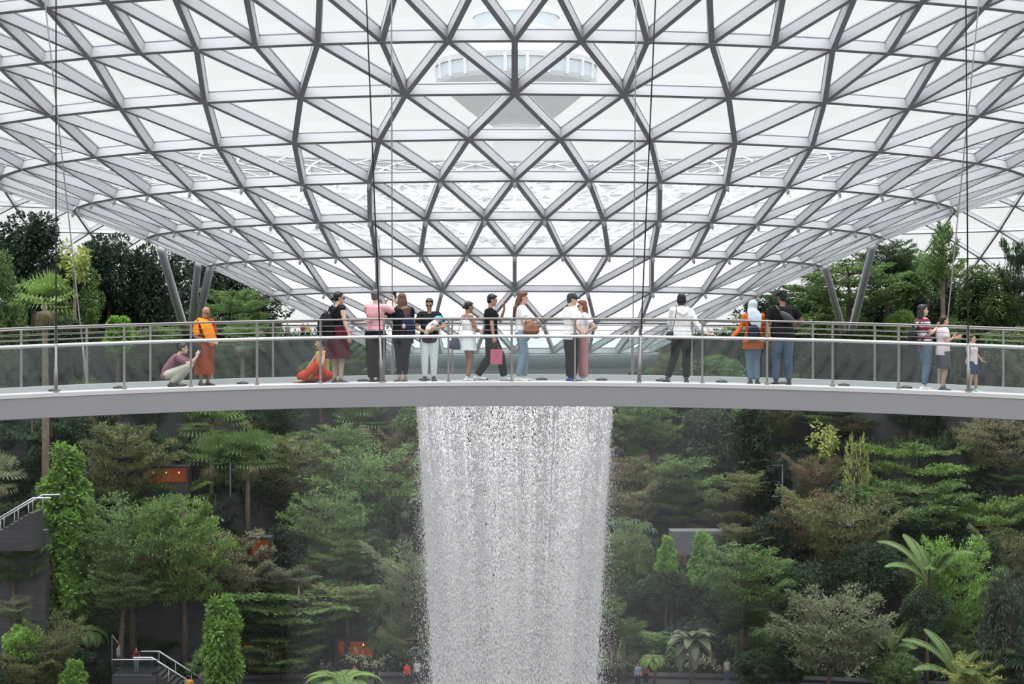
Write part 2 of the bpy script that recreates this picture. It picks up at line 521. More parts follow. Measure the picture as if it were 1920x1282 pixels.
# suspension cables, dark ones to the near edge and pale ones to the far edge
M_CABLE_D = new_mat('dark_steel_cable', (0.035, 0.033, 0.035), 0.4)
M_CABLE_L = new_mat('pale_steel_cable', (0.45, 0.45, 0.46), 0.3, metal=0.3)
def cable(x_top, x_bot, near, label):
    dy = -.10 if near else BW + .16
    X0, Y0 = railX(x_bot, dy); z0 = dz(X0)
    X1 = PX(x_top, Y0); z1 = EZ + HY / F * Y0       # where it crosses the top of the picture
    d = (Vector((X1, Y0, z1)) - Vector((X0, Y0, z0)))
    R = math.hypot(X0, Y0 - AX)
    zr = EZ + 14.6
    top = Vector((X0, Y0, z0)) + d * ((zr - z0) / d.z)
    o = empty('suspension_cable', (X0, Y0, z0 - .03), label, 'cable')
    base = Vector((X0, Y0, z0))
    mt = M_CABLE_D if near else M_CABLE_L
    MB().tube([base + d * (.9 / d.z), top], .013, seg=8).build('cable', mt, o, True)
    MB().tube([base + d * (.02 / d.z), base + d * (.45 / d.z), base + d * (.46 / d.z), base + d * (.9 / d.z)], [.036, .036, .026, .022], seg=8).build('turnbuckle', M_RAIL, o, True)
    MB().box(base + Vector((0, 0, .01)), (.09, .09, .08)).build('anchor_plate', M_RAIL, o)
cable(105, 105, True, 'dark vertical steel cable beside the railing at the left end of the bridge')
cable(84, 164, False, 'pale slanting steel cable on the far side near the left end of the bridge')
cable(687, 716, True, 'dark steel cable passing in front of the man in the pink shirt')
cable(734, 736, False, 'pale thin steel cable behind the woman with long hair and navy backpack')
cable(1229, 1198, True, 'dark steel cable between the couple and the woman in the white hoodie')
cable(1193, 1186, False, 'pale thin steel cable just left of the dark one right of the couple')
cable(1811, 1816, True, 'dark steel cable passing in front of the small boy')
cable(1836, 1764, False, 'pale slanting steel cable behind the two boys at the right')
# ------------------------------------------------------------------ people
def remeshed(mb, voxel, smooth, name):
    me = mb.mesh('tmp')
    o = bpy.data.objects.new('tmp', me); COL.objects.link(o)
    r = o.modifiers.new('r', 'REMESH'); r.mode = 'VOXEL'; r.voxel_size = voxel; r.use_smooth_shade = True
    if smooth:
        s = o.modifiers.new('s', 'SMOOTH'); s.factor = .5; s.iterations = smooth
    dg = bpy.context.evaluated_depsgraph_get()
    out = bpy.data.meshes.new_from_object(o.evaluated_get(dg))
    bpy.data.objects.remove(o); bpy.data.meshes.remove(me)
    out.name = name
    return out

def skin(c): return cmat('skin', c, rough=.55, spec=.3)
def cloth(c, n=0.08): return cmat('cloth', c, rough=.85, spec=.15, noise=n, nscale=14, bump=.22, bscale=9)
def hairm(c): return cmat('hair', c, rough=.45, spec=.4, noise=.3, nscale=40)
def plain(c, r=.5): return cmat('plain', c, rough=r)
LIGHT, TAN, BROWN = (.62, .40, .30), (.50, .30, .205), (.28, .15, .09)

class Person:
    """Local frame: s = the person's own left, f = forward, u = up, in metres."""
    def __init__(P_, px, footpy, H, yaw, label, dy=.9, slim=1.0, skin_c=TAN, head=(0, 0), J=None, hands=None, z=None, at=None, lean=0.0, vox=1.0):
        P_.vox = vox
        P_.k = H / 1.7; P_.slim = slim
        if at is None: X, Y = railX(px, dy); z0 = dz(X)
        else: X, Y, z0 = at
        a = math.radians(yaw)
        P_.f = Vector((math.sin(a), math.cos(a), 0)); P_.s = Vector((-math.cos(a), math.sin(a), 0)); P_.u = Vector((0, 0, 1))
        P_.o = Vector((X, Y, z0))
        P_.root = empty('person', (X, Y, z0), label, 'person')
        D = dict(ankL=(.09, 0, .085), ankR=(-.09, 0, .085), kneeL=(.095, .03, .48), kneeR=(-.095, .03, .48), hipL=(.09, 0, .88), hipR=(-.09, 0, .88),
                 pel=(0, 0, .93), waist=(0, .01, 1.06), chest=(0, .0, 1.25), shc=(0, -.01, 1.385), neck=(0, .0, 1.45), head=(0, .035, 1.575),
                 shL=(.17, -.01, 1.375), shR=(-.17, -.01, 1.375), elbL=(.215, -.03, 1.09), elbR=(-.215, -.03, 1.09), wrL=(.215, .05, .85), wrR=(-.215, .05, .85))
        if lean:
            for n in ('waist', 'chest', 'shc', 'neck', 'head', 'shL', 'shR', 'elbL', 'elbR', 'wrL', 'wrR'):
                q = D[n]; t = math.radians(lean); h = q[2] - .93
                D[n] = (q[0], q[1] * math.cos(t) + h * math.sin(t), .93 + h * math.cos(t) - q[1] * math.sin(t))
        D.update(J or {})
        P_.J = {n: P_.W(q) for n, q in D.items()}
        ya, pi_ = math.radians(head[0]), math.radians(head[1])    # head turned to own left, tipped down
        hf = P_.f * math.cos(ya) + P_.s * math.sin(ya)
        P_.hs = P_.s * math.cos(ya) - P_.f * math.sin(ya)
        P_.hf = (hf * math.cos(pi_) - P_.u * math.sin(pi_)).normalized()
        P_.hu = (P_.u * math.cos(pi_) + hf * math.sin(pi_)).normalized()
        P_.Rh = Matrix((P_.hs, -P_.hf, P_.hu)).transposed()
        P_.skin_c = skin_c; P_.hands = hands or {}
        P_.tdir = (P_.J['shL'] - P_.J['shR']).normalized()
        P_.body()
    def W(P_, q):
        k = P_.k
        return P_.o + P_.s * (q[0] * k) + P_.f * (q[1] * k) + P_.u * (q[2] * k)
    def Hd(P_, x, y, z):      # head coordinates: own left, forward, up from head centre
        k = P_.k
        return P_.J['head'] + P_.hs * (x * k) + P_.hf * (y * k) + P_.hu * (z * k)
    def finish(P_, me, name, mat, parent=None):
        par = parent or P_.root
        me.transform(Matrix.Translation(-P_.o))
        me.materials.clear(); me.materials.append(mat)
        return link(name, me, par)
    def add(P_, mb, name, mat, smooth=True, parent=None):
        return P_.finish(mb.mesh(name, None, smooth), name, mat, parent)
    def torso(P_, mb, g=0.0, lo=-.02, hi=1.0, hem=None, flare=0.0):
        k, J, w = P_.k, P_.J, P_.slim
        pel, wa, ch, sc, nk = J['pel'], J['waist'], J['chest'], J['shc'], J['neck']
        pts = [pel + (pel - wa).normalized() * (.06 * k), pel, wa, (wa + ch) / 2, ch, sc, sc + (nk - sc) * .35]
        rx = [.14, .165, .138, .142, .158, .150, .075]
        rd = [.095, .112, .096, .102, .115, .088, .06]
        if hem is not None:
            pts = [pel + (pel - wa).normalized() * (hem * k)] + pts[1:]; rx[0] = .165 + flare; rd[0] = .112 + flare
        mb.tube(pts, [(r * w + g) * k for r in rd], 16, rx=[(r * (w if i < 4 else (1 + w) / 2) + g) * k for i, r in enumerate(rx)], side=P_.tdir)
    def hand(P_, mb, side):
        k, J = P_.k, P_.J
        wr, el = J['wr' + side], J['elb' + side]
        h = P_.hands.get(side, {})
        d = h.get('dir')
        d = (P_.s * d[0] + P_.f * d[1] + P_.u * d[2]).normalized() if d else (wr - el).normalized()
        n = h.get('palm', (0, 0, -1) if abs(d.z) < .7 else ((-1, 0, 0) if side == 'L' else (1, 0, 0)))   # direction the palm faces
        n = P_.s * n[0] + P_.f * n[1] + P_.u * n[2]
        n = (n - d * n.dot(d)).normalized()
        t = d.cross(n) * (1 if side == 'R' else -1)           # towards the thumb
        curl = h.get('curl', .5)
        up = h.get('up')                                       # which fingers stay straight, e.g. a V sign
        pc = wr + d * (.045 * k)
        mb.tube([wr, wr + d * (.03 * k), wr + d * (.085 * k)], [.021 * k, .017 * k, .014 * k], 8, rx=[.027 * k, .036 * k, .040 * k], side=t, rnd=1)
        for i, (off, ln) in enumerate(((.030, .072), (.010, .080), (-.010, .074), (-.030, .058))):
            c = curl if up is None else (0.05 if i in up else 1.5)
            sp = (0.30 * (off / .03)) if (up is not None and i in up) else .06 * off / .03
            p = wr + d * (.082 * k) + t * (off * k); pts = [p]; ang = c * .5
            for s_ in (.45, .30, .25):
                dd = (d * math.cos(ang) + n * math.sin(ang) + t * sp).normalized()
                p = p + dd * (ln * s_ * k); pts.append(p); ang += c * .6
            mb.tube(pts, [.0095 * k, .009 * k, .0085 * k, .0075 * k], 6, rnd=1)
        p = wr + d * (.025 * k) + t * (.026 * k)
        dd = (t * .75 + d * .75 + n * .35).normalized(); d2 = (t * .2 + d * .9 + n * .5).normalized()
        mb.tube([p, p + dd * (.035 * k), p + dd * (.035 * k) + d2 * (.032 * k)], [.013 * k, .011 * k, .009 * k], 6, rnd=1)
    def body(P_):
        k, J, w = P_.k, P_.J, P_.slim
        mb = MB(); P_.torso(mb)
        mb.tube([J['shc'] - P_.u * (.02 * k), J['neck'], P_.Hd(0, -.02, -.05)], [.058 * k, .050 * k, .050 * k], 12, rnd=1)
        for sd in 'LR':
            mb.tube([J['shc'] * .45 + J['sh' + sd] * .55, J['sh' + sd]], [.055 * k, .056 * k], 10, rnd=1)
            mb.tube([J['sh' + sd], J['sh' + sd].lerp(J['elb' + sd], .5), J['elb' + sd]], [.052 * k * w, .045 * k * w, .037 * k], 10, rnd=1)
            mb.tube([J['elb' + sd], J['elb' + sd].lerp(J['wr' + sd], .35), J['wr' + sd]], [.037 * k, .036 * k, .024 * k], 10, rnd=1)
            P_.hand(mb, sd)
            mb.tube([J['hip' + sd] + P_.u * .02, J['hip' + sd].lerp(J['knee' + sd], .5), J['knee' + sd]], [.088 * k * w, .072 * k * w, .054 * k], 12, rnd=1)
            mb.tube([J['knee' + sd], J['knee' + sd].lerp(J['ank' + sd], .35), J['ank' + sd]], [.052 * k, .054 * k, .034 * k], 12, rnd=1)
            P_.foot(mb, sd, 0)
        # head: skull, jaw, nose, ears
        mb.ell(P_.Hd(0, -.012, .030), (.074 * k, .092 * k, .088 * k), P_.Rh, 20, 14)
        mb.ell(P_.Hd(0, .022, -.035), (.058 * k, .066 * k, .078 * k), P_.Rh, 16, 12)
        mb.ell(P_.Hd(0, .068, -.088), (.022 * k, .018 * k, .018 * k), P_.Rh)
        mb.tube([P_.Hd(0, .080, .014), P_.Hd(0, .098, -.022), P_.Hd(0, .088, -.030)], [.010 * k, .013 * k, .011 * k], 8, rnd=1)
        for sx in (-1, 1):
            mb.ell(P_.Hd(sx * .074, -.008, -.006), (.009 * k, .018 * k, .030 * k), P_.Rh, 8, 6)
        me = remeshed(mb, (.0095 * k if k > .8 else .008) * P_.vox, 3 if P_.vox == 1 else 1, 'body')
        P_.finish(me, 'body', skin(P_.skin_c))
        if P_.vox > 1: return
        for sx in (-1, 1):
            P_.add(MB().ell(P_.Hd(sx * .030, .078, .008), (.0125 * k, .008 * k, .007 * k), P_.Rh, 8, 6), 'eye', plain((.04, .03, .03), .3))
            P_.add(MB().tube([P_.Hd(sx * .016, .086, .026), P_.Hd(sx * .046, .072, .026)], [.0035 * k, .003 * k], 6), 'eyebrow', plain((.03, .02, .02)))
        P_.add(MB().tube([P_.Hd(-.022, .078, -.060), P_.Hd(0, .087, -.058), P_.Hd(.022, .078, -.060)], [.004 * k, .007 * k, .004 * k], 6), 'mouth', plain((.42, .16, .14)))
    def footdir(P_, sd):
        a = P_.J.get('toe' + sd)
        if a is not None: return (a - P_.J['ank' + sd]).normalized()
        d = (P_.f + P_.s * (.22 if sd == 'L' else -.22)).normalized()
        return d
    def foot(P_, mb, sd, g):
        k, J = P_.k, P_.J
        d = P_.footdir(sd); a = J['ank' + sd]; dn = Vector((0, 0, -1)) if abs(d.z) < .5 else -P_.f
        side = d.cross(Vector((0, 0, 1))).normalized() if abs(d.z) < .95 else P_.s
        base = a + dn * (.052 * k)
        if P_.J.get('toe' + sd) is None: base.z = a.z - .055 * k
        mb.tube([base - d * (.055 * k), base + d * (.03 * k) + P_.u * (.006 * k), base + d * (.11 * k) - P_.u * .008 * k, base + d * (.165 * k) - P_.u * (.014 * k)],
                [(.030 + g) * k, (.034 + g) * k, (.024 + g) * k, (.016 + g) * k], 10, rx=[(.034 + g) * k, (.040 + g) * k, (.046 + g) * k, (.034 + g) * k], side=side, rnd=1)
        mb.tube([a, base], [.034 * k + g, .034 * k + g], 8, rnd=1)
    # ---- clothes
    def top(P_, c, sleeve='short', hem=.10, g=.016, name='shirt', lo=0, cuff=None, mat=None):
        k, J, w = P_.k, P_.J, P_.slim
        mb = MB(); P_.torso(mb, g, hem=hem)
        for sd in 'LR':
            mb.tube([J['shc'] * .6 + J['sh' + sd] * .4, J['sh' + sd]], [.062 * k, .066 * k], 10, rnd=1)
            if sleeve == 'none':
                continue
            S, El, Wr = J['sh' + sd], J['elb' + sd], J['wr' + sd]
            e = S.lerp(El, .68)
            if sleeve == 'short': mb.tube([S, S.lerp(El, .3), e], [.068 * k * w, .070 * k * w, .066 * k * w], 12)
            else:
                mb.tube([S, S.lerp(El, .5), El], [.066 * k * w, .060 * k * w, .052 * k], 12, rnd=1)
                mb.tube([El, El.lerp(Wr, .5), El.lerp(Wr, .93)], [.052 * k, .048 * k, .040 * k], 12, rnd=0)
                mb.ell(El, (.052 * k,) * 3)
        me = remeshed(mb, .013 * k, 4, name)
        return P_.finish(me, name, mat or cloth(c))
    def pants(P_, c, to=1.0, wide=0.0, name='trousers', g=.014, mat=None):
        k, J, w = P_.k, P_.J, P_.slim
        mb = MB()
        pel, wa = J['pel'], J['waist']
        mb.tube([pel - (wa - pel).normalized() * (.07 * k), pel, pel.lerp(wa, .75)], [(.10 * w + g) * k, (.112 * w + g) * k, (.100 * w + g) * k], 16, rx=[(.145 * w + g) * k, (.163 * w + g) * k, (.143 * w + g) * k], side=(J['hipL'] - J['hipR']).normalized())
        for sd in 'LR':
            h, kn, an = J['hip' + sd], J['knee' + sd], J['ank' + sd]
            if to < .6:
                e = h.lerp(kn, to * 2)
                mb.tube([h + P_.u * .02, h.lerp(e, .5), e], [(.098 * w + g) * k, (.090 * w + g + wide) * k, (.082 * w + g + wide) * k], 14)
            else:
                e = kn.lerp(an, (to - .5) * 2)
                mb.tube([h + P_.u * .02, h.lerp(kn, .5), kn], [(.096 * w + g) * k, (.078 * w + g + wide * .5) * k, (.058 * w + g + wide * .7) * k], 14, rnd=1)
                mb.tube([kn, kn.lerp(e, .4), e], [(.058 * w + g + wide * .7) * k, (.055 * w + g + wide) * k, (.040 + g + wide) * k], 14)
        me = remeshed(mb, .013 * k, 4, name)
        return P_.finish(me, name, mat or cloth(c))
    def skirt(P_, c, top=.10, hem=.55, r0=.15, r1=.27, name='skirt', folds=9, amp=.10, depth=.75, shift=(0, 0), mat=None):
        k = P_.k; vs, fs = [], []
        seg, n = 48, 12
        a = P_.J['pel'] + P_.u * (top * k); bz = hem * k
        for i in range(n + 1):
            t = i / n
            c0 = a.lerp(Vector((a.x, a.y, P_.o.z + bz)) + P_.s * shift[0] * k + P_.f * shift[1] * k, t)
            r = (r0 + (r1 - r0) * t ** .8 + (.03 if t > 0 else 0) * math.sin(math.pi * min(1, t * 2.2))) * k
            for j in range(seg):
                an = 2 * math.pi * j / seg
                rr = r * (1 + amp * t * math.sin(folds * an + 1.5 * math.sin(3 * an)))
                vs.append(c0 + P_.s * (math.cos(an) * rr) + P_.f * (math.sin(an) * rr * depth))
        for i in range(n):
            for j in range(seg):
                p = i * seg + j; q = i * seg + (j + 1) % seg
                fs.append((p, q, q + seg, p + seg))
        me = bpy.data.meshes.new(name); me.from_pydata([tuple(v) for v in vs], [], fs); me.shade_smooth()
        return P_.finish(me, name, mat or cloth(c))
    def shoes(P_, c, g=.007):
        for sd in 'LR':
            mb = MB(); P_.foot(mb, sd, g)
            me = remeshed(mb, .009, 2, 'shoe'); P_.finish(me, 'shoe', plain(c, .6))
    def hair(P_, c, style='short'):
        k = P_.k; m = hairm(c); mb = MB()
        mb.ell(P_.Hd(0, -.026, .044), (.083 * k, .094 * k, .088 * k), P_.Rh, 20, 14)
        if style in ('short', 'crop'):
            mb.ell(P_.Hd(0, .018, .096), (.060 * k, .060 * k, .024 * k), P_.Rh)
            mb.ell(P_.Hd(0, -.050, -.004), (.074 * k, .058 * k, .080 * k), P_.Rh)
        if style == 'bob':
            mb.ell(P_.Hd(0, -.034, -.012), (.092 * k, .082 * k, .115 * k), P_.Rh, 16, 12)
            mb.ell(P_.Hd(0, .030, .088), (.066 * k, .055 * k, .038 * k), P_.Rh)
        if style in ('bun', 'ponytail', 'tied'):
            mb.ell(P_.Hd(0, .018, .094), (.060 * k, .058 * k, .024 * k), P_.Rh)
            mb.ell(P_.Hd(0, -.052, -.002), (.072 * k, .058 * k, .072 * k), P_.Rh)
            mb.ell(P_.Hd(0, -.125, -.015), (.040 * k, .036 * k, .042 * k), P_.Rh)
        if style == 'long':
            mb.ell(P_.Hd(0, .020, .090), (.066 * k, .060 * k, .038 * k), P_.Rh)
            b = P_.J['shc'] - P_.f * (.10 * k)
            mb.tube([P_.Hd(0, -.04, .04), P_.Hd(0, -.072, -.06), P_.Hd(0, -.085, -.16), b + P_.u * (.0 * k), b - P_.u * (.16 * k) - P_.f * .02, b - P_.u * (.24 * k) - P_.f * .02],
                    [.070 * k, .060 * k, .050 * k, .042 * k, .032 * k, .014 * k], 14, rx=[.084 * k, .096 * k, .105 * k, .112 * k, .090 * k, .045 * k], side=P_.hs, rnd=1)
        if style == 'lob':
            mb.ell(P_.Hd(0, .020, .090), (.066 * k, .060 * k, .038 * k), P_.Rh)
            mb.tube([P_.Hd(0, -.035, .04), P_.Hd(0, -.052, -.06), P_.Hd(0, -.062, -.15), P_.Hd(0, -.07, -.21)], [.072 * k, .068 * k, .058 * k, .038 * k], 14, rx=[.086 * k, .094 * k, .100 * k, .080 * k], side=P_.hs, rnd=1)
        me = remeshed(mb, .009, 2, 'hair')
        return P_.finish(me, 'hair', m)
    def cap(P_, c, brim=True):
        k = P_.k; mb = MB()
        mb.ell(P_.Hd(0, -.012, .058), (.090 * k, .106 * k, .078 * k), P_.Rh, 20, 12)
        if brim:
            mb.tube([P_.Hd(0, .05, .058), P_.Hd(0, .11, .050), P_.Hd(0, .165, .038)], [.008 * k] * 3, 12, rx=[.078 * k, .076 * k, .045 * k], side=P_.hs, rnd=1)
        return P_.finish(remeshed(mb, .008, 1, 'cap'), 'cap', cloth(c))
    def glasses(P_, c=(.01, .01, .01)):
        k = P_.k; mb = MB()
        for sx in (-1, 1):
            mb.ell(P_.Hd(sx * .033, .090, .006), (.028 * k, .008 * k, .020 * k), P_.Rh, 10, 6)
            mb.tube([P_.Hd(sx * .060, .085, .012), P_.Hd(sx * .080, .0, .010)], [.004 * k] * 2, 6)
        P_.add(mb, 'sunglasses', plain(c, .15))
def bag_strap(p0, p1, mid, r=.008):
    return MB().tube([p0, mid, p1], [r] * 3, 6)
def backpack(p, c, label, w=.30, h=.42, d=.16, up=0.0, accent=None):
    J, k = p.J, p.k
    back = -p.f
    c0 = J['chest'] + back * ((.125 * p.slim + .02 + d / 2) * k) + p.u * ((up - .06) * k)
    o = empty('backpack', c0 - p.u * (h / 2 * k), label, 'backpack')
    R = Matrix((p.s, p.f, p.u)).transposed()
    mb = MB().ell(c0, (w / 2 * k, d / 2 * k, h / 2 * k), R, 16, 10).box(c0 - p.u * (.06 * k), (w * .86 * k, d * .8 * k, h * .62 * k), R)
    me = remeshed(mb, .016, 4, 'bag_body'); me.transform(Matrix.Translation(-o.location)); me.materials.clear(); me.materials.append(cloth(c)); link('bag_body', me, o)
    mb = MB().box(c0 - p.f * (d * .5 * k) - p.u * (.08 * k), (w * .6 * k, .05 * k, h * .36 * k), R)
    me = remeshed(mb, .014, 3, 'front_pocket'); me.transform(Matrix.Translation(-o.location)); me.materials.clear(); me.materials.append(cloth(accent or c)); link('front_pocket', me, o)
    for sd, sg in (('L', 1), ('R', -1)):
        sh = J['shc'].lerp(J['sh' + sd], .62) + p.u * (.075 * k)
        t0 = c0 + p.s * (sg * .08 * k) + p.u * (h * .40 * k) + p.f * (d * .3 * k)
        fr = sh + p.f * (.10 * k) - p.u * (.14 * k)
        lo = c0 + p.s * (sg * .12 * k) - p.u * (h * .36 * k) + p.f * (d * .4 * k)
        MB().tube([t0, sh - p.f * .03, sh, sh + p.f * (.07 * k) - p.u * .02, fr, fr - p.u * (.12 * k) + p.s * (sg * .05 * k), lo], [.009 * k] * 7, 8, rx=[.022 * k] * 7, side=p.s).build('strap', cloth(c), o, True)
    MB().tube([c0 + p.u * (h * .5 * k) - p.s * .03, c0 + p.u * (h * .56 * k), c0 + p.u * (h * .5 * k) + p.s * .03], [.008] * 3, 6).build('grab_handle', cloth(c), o, True)
    return o

WHITE, BLACK = (.86, .86, .87), (.014, .015, .018)
DENIM, DENIM_L, NAVY = (.075, .115, .185), (.25, .335, .41), (.012, .016, .032)

# crouching photographer
p = Person(319, 0, 1.46, 90, 'crouching person in a plum tee and beige trousers photographing the monk', dy=1.0, skin_c=LIGHT, head=(0, 6),
    J=dict(ankL=(.13, .10, .085), ankR=(-.10, .04, .10), kneeL=(.15, .42, .50), kneeR=(-.16, .40, .46), hipL=(.09, -.04, .26), hipR=(-.09, -.04, .26),
           pel=(0, -.08, .27), waist=(0, -.07, .38), chest=(0, .08, .55), shc=(0, .17, .68), neck=(0, .22, .75), head=(0, .30, .85),
           shL=(.17, .18, .67), shR=(-.17, .18, .67), elbL=(.17, .46, .52), elbR=(-.17, .46, .50), wrL=(.05, .60, .70), wrR=(-.06, .60, .68)),
    hands=dict(L=dict(dir=(-.1, .3, 1), palm=(-1, .3, 0), curl=.9), R=dict(dir=(.1, .3, 1), palm=(1, .3, 0), curl=.9)))
p.top((.24, .10, .14), hem=.06); p.pants((.56, .52, .43), .97, wide=.012); p.shoes((.05, .05, .055)); p.hair((.012, .01, .01))
ph = MB().box(p.W((0, .655, .79)), (.01, .075, .15), Matrix.Rotation(math.radians(0), 3, 'X'))
tag(ph.build('smartphone', plain((.02, .02, .025), .2), origin=p.W((0, .655, .72))), 'dark smartphone held up by the crouching photographer', 'phone')

# monk
M_SAFF = cloth((.80, .26, .02)); M_RUST = cloth((.30, .060, .020))
p = Person(384, 0, 1.52, 128, 'bald person in orange and rust monk robes looking down at the hands', dy=1.45, skin_c=(.40, .21, .13), head=(8, 28), slim=1.05,
    J=dict(elbL=(.24, .02, 1.08), wrL=(.10, .28, .94), elbR=(-.25, -.02, 1.06), wrR=(-.06, .27, .92), ankL=(.07, .02, .085), ankR=(-.10, -.02, .085)),
    hands=dict(L=dict(dir=(-.7, .6, -.1), curl=.8), R=dict(dir=(.7, .6, -.1), curl=.8)))
p.skirt(None, top=.02, hem=.24, r0=.19, r1=.235, name='lower_robe', folds=6, amp=.07, depth=.8, mat=M_RUST)
mb = MB(); p.torso(mb, .035, hem=.02)
mb.tube([p.J['shc'], p.J['shL'], p.J['shL'].lerp(p.J['elbL'], .75)], [.085, .088, .10], 12, rnd=1)
p.finish(remeshed(mb, .014, 4, 'upper_robe'), 'upper_robe', M_RUST)
k = p.k; mb = MB()
path = [(-.20, -.06, 1.16), (-.20, -.02, 1.34), (-.17, .02, 1.43), (-.13, .10, 1.38), (-.09, .165, 1.27), (-.05, .20, 1.13), (.0, .215, .99), (.05, .205, .87)]
mb.tube([p.W(q) for q in path], [.03 * k, .04 * k, .045 * k, .042 * k, .038 * k, .034 * k, .03 * k, .02 * k], 16, rx=[.10 * k, .10 * k, .10 * k, .135 * k, .165 * k, .165 * k, .145 * k, .07 * k], side=p.s * .95 + p.u * .12, rnd=1)
mb.tube([p.W((-.2, -.03, 1.36)), p.W((-.235, -.01, 1.22)), p.W((-.235, .02, 1.12))], [.055 * k] * 3, 10, rx=[.085 * k] * 3, side=p.f, rnd=1)
p.finish(remeshed(mb, .013, 4, 'shoulder_sash'), 'shoulder_sash', M_SAFF)
p.glasses((.05, .04, .04)); p.shoes((.07, .05, .04), .002)
sb = MB().ell(p.W((-.26, .02, .78)), (.05, .13, .17), Matrix.Rotation(math.radians(-128), 3, 'Z'), 14, 10)
tag(sb.build('shoulder_bag', cloth((.03, .035, .045)), smooth=True, origin=p.W((-.26, .02, .62))), 'dark bag hanging at the side of the monk', 'bag')

# seated person behind the woman with the maroon skirt
p = Person(604, 0, 1.60, 235, 'person with glasses sitting on the deck wrapped in red and orange cloth', dy=1.75, skin_c=TAN, head=(-12, 4),
    J=dict(ankL=(.14, .52, .09), ankR=(-.10, .45, .08), kneeL=(.22, .30, .36), kneeR=(-.26, .24, .12), hipL=(.09, 0, .10), hipR=(-.09, 0, .10),
           pel=(0, -.02, .13), waist=(0, -.03, .27), chest=(0, -.01, .46), shc=(0, .0, .60), neck=(0, .02, .665), head=(0, .05, .79),
           shL=(.16, 0, .59), shR=(-.16, 0, .59), elbL=(.26, .16, .36), elbR=(-.27, .12, .36), wrL=(.24, .36, .18), wrR=(-.20, .36, .14)))
p.top((.52, .36, .14), 'none', hem=.05)
mb = MB()
for a_, b_, c_ in (((.09, 0, .13), (.22, .30, .34), (.15, .5, .12)), ((-.09, 0, .13), (-.26, .26, .15), (-.08, .45, .12))):
    mb.tube([p.W(a_), p.W(b_), p.W(c_)], [.12, .11, .09], 12, rnd=1)
mb.ell(p.W((0, .0, .14)), (.24, .24, .13)); mb.ell(p.W((0, .25, .10)), (.26, .26, .095))
p.finish(remeshed(mb, .016, 4, 'wrap'), 'wrap', cloth((.46, .05, .02), .3))
p.hair((.03, .02, .015), 'tied'); p.glasses((.5, .5, .5))

# woman with maroon skirt
p = Person(633, 0, 1.74, 48, 'person in black top and long maroon skirt leaning a hand on the rail', dy=.42, slim=1.08, skin_c=LIGHT, head=(-22, 4),
    J=dict(elbR=(-.25, -.02, 1.13), wrR=(-.33, .02, .90), elbL=(.22, .10, 1.10), wrL=(.15, .3, 1.0)), hands=dict(R=dict(dir=(-.2, -.1, -.5), palm=(0, 0, -1), curl=.4)))
p.skirt((.105, .012, .030), top=.14, hem=.46, r0=.150, r1=.27, folds=7, amp=.05, depth=.85)
p.top(BLACK, 'none', hem=-.0); p.hair((.014, .012, .013), 'bun'); p.glasses(); p.shoes((.10, .09, .08), .003)
backpack(p, (.012, .012, .014), 'black backpack worn with the black top and maroon skirt', w=.34, h=.46, d=.22, up=-.10)

# man in pink
p = Person(704, 0, 1.78, 22, 'grey haired person in a pink shirt and black trousers seen from behind', dy=.75, slim=1.08, skin_c=LIGHT, head=(-12, -2),
    J=dict(elbR=(-.33, .20, 1.27), wrR=(-.22, .32, 1.47), elbL=(.20, .22, 1.20), wrL=(.0, .34, 1.40), ankL=(.075, .0, .085), ankR=(-.075, .0, .085)), hands=dict(R=dict(dir=(.1, .2, 1), palm=(1, 0, 0)), L=dict(dir=(-.4, .2, 1), palm=(-1, 0, 0))))
p.top((.78, .40, .44), hem=-.02); p.pants(BLACK, .99, wide=.018); p.shoes(BLACK); p.hair((.12, .11, .105), 'crop')
tag(MB().box(p.W((-.20, .38, 1.60)), (.075, .012, .15), Matrix.Rotation(math.radians(-22), 3, 'Z')).build('smartphone', plain((.02, .02, .022), .2), origin=p.W((-.20, .38, 1.52))), 'black smartphone raised in front of the grey haired person in pink', 'phone')

# woman with long hair, arm out to the left
p = Person(755, 0, 1.71, -28, 'person with long brown hair and navy leggings stretching an arm to the left', dy=.85, slim=1.12, skin_c=LIGHT, head=(-20, 2),
    J=dict(shL=(.17, .02, 1.36), elbL=(.40, .03, 1.20), wrL=(.66, .06, 1.165), elbR=(-.22, .14, 1.15), wrR=(-.16, .34, 1.05), ankL=(.06, 0, .085), ankR=(-.06, 0, .085), kneeL=(.07, .02, .48), kneeR=(-.07, .02, .48)),
    hands=dict(L=dict(dir=(1, .1, -.08), palm=(0, 0, -1), curl=.5)))
p.top((.012, .013, .018), hem=.20, g=.03); p.pants(NAVY, .93, g=.004); p.shoes((.30, .20, .16), .002); p.hair((.105, .050, .030), 'long')
backpack(p, (.018, .024, .050), 'navy backpack with pink trim on the person with long brown hair', w=.30, h=.42, d=.17, up=-.14, accent=(.016, .02, .045))
tag(MB().ell(p.W((.13, -.34, 1.06)), (.035, .03, .045), seg=12, rings=8).build('plush_charm', cloth((.80, .52, .56)), smooth=True, origin=p.W((.13, -.34, 1.02))), 'small pink plush charm hanging on the navy backpack', 'charm')

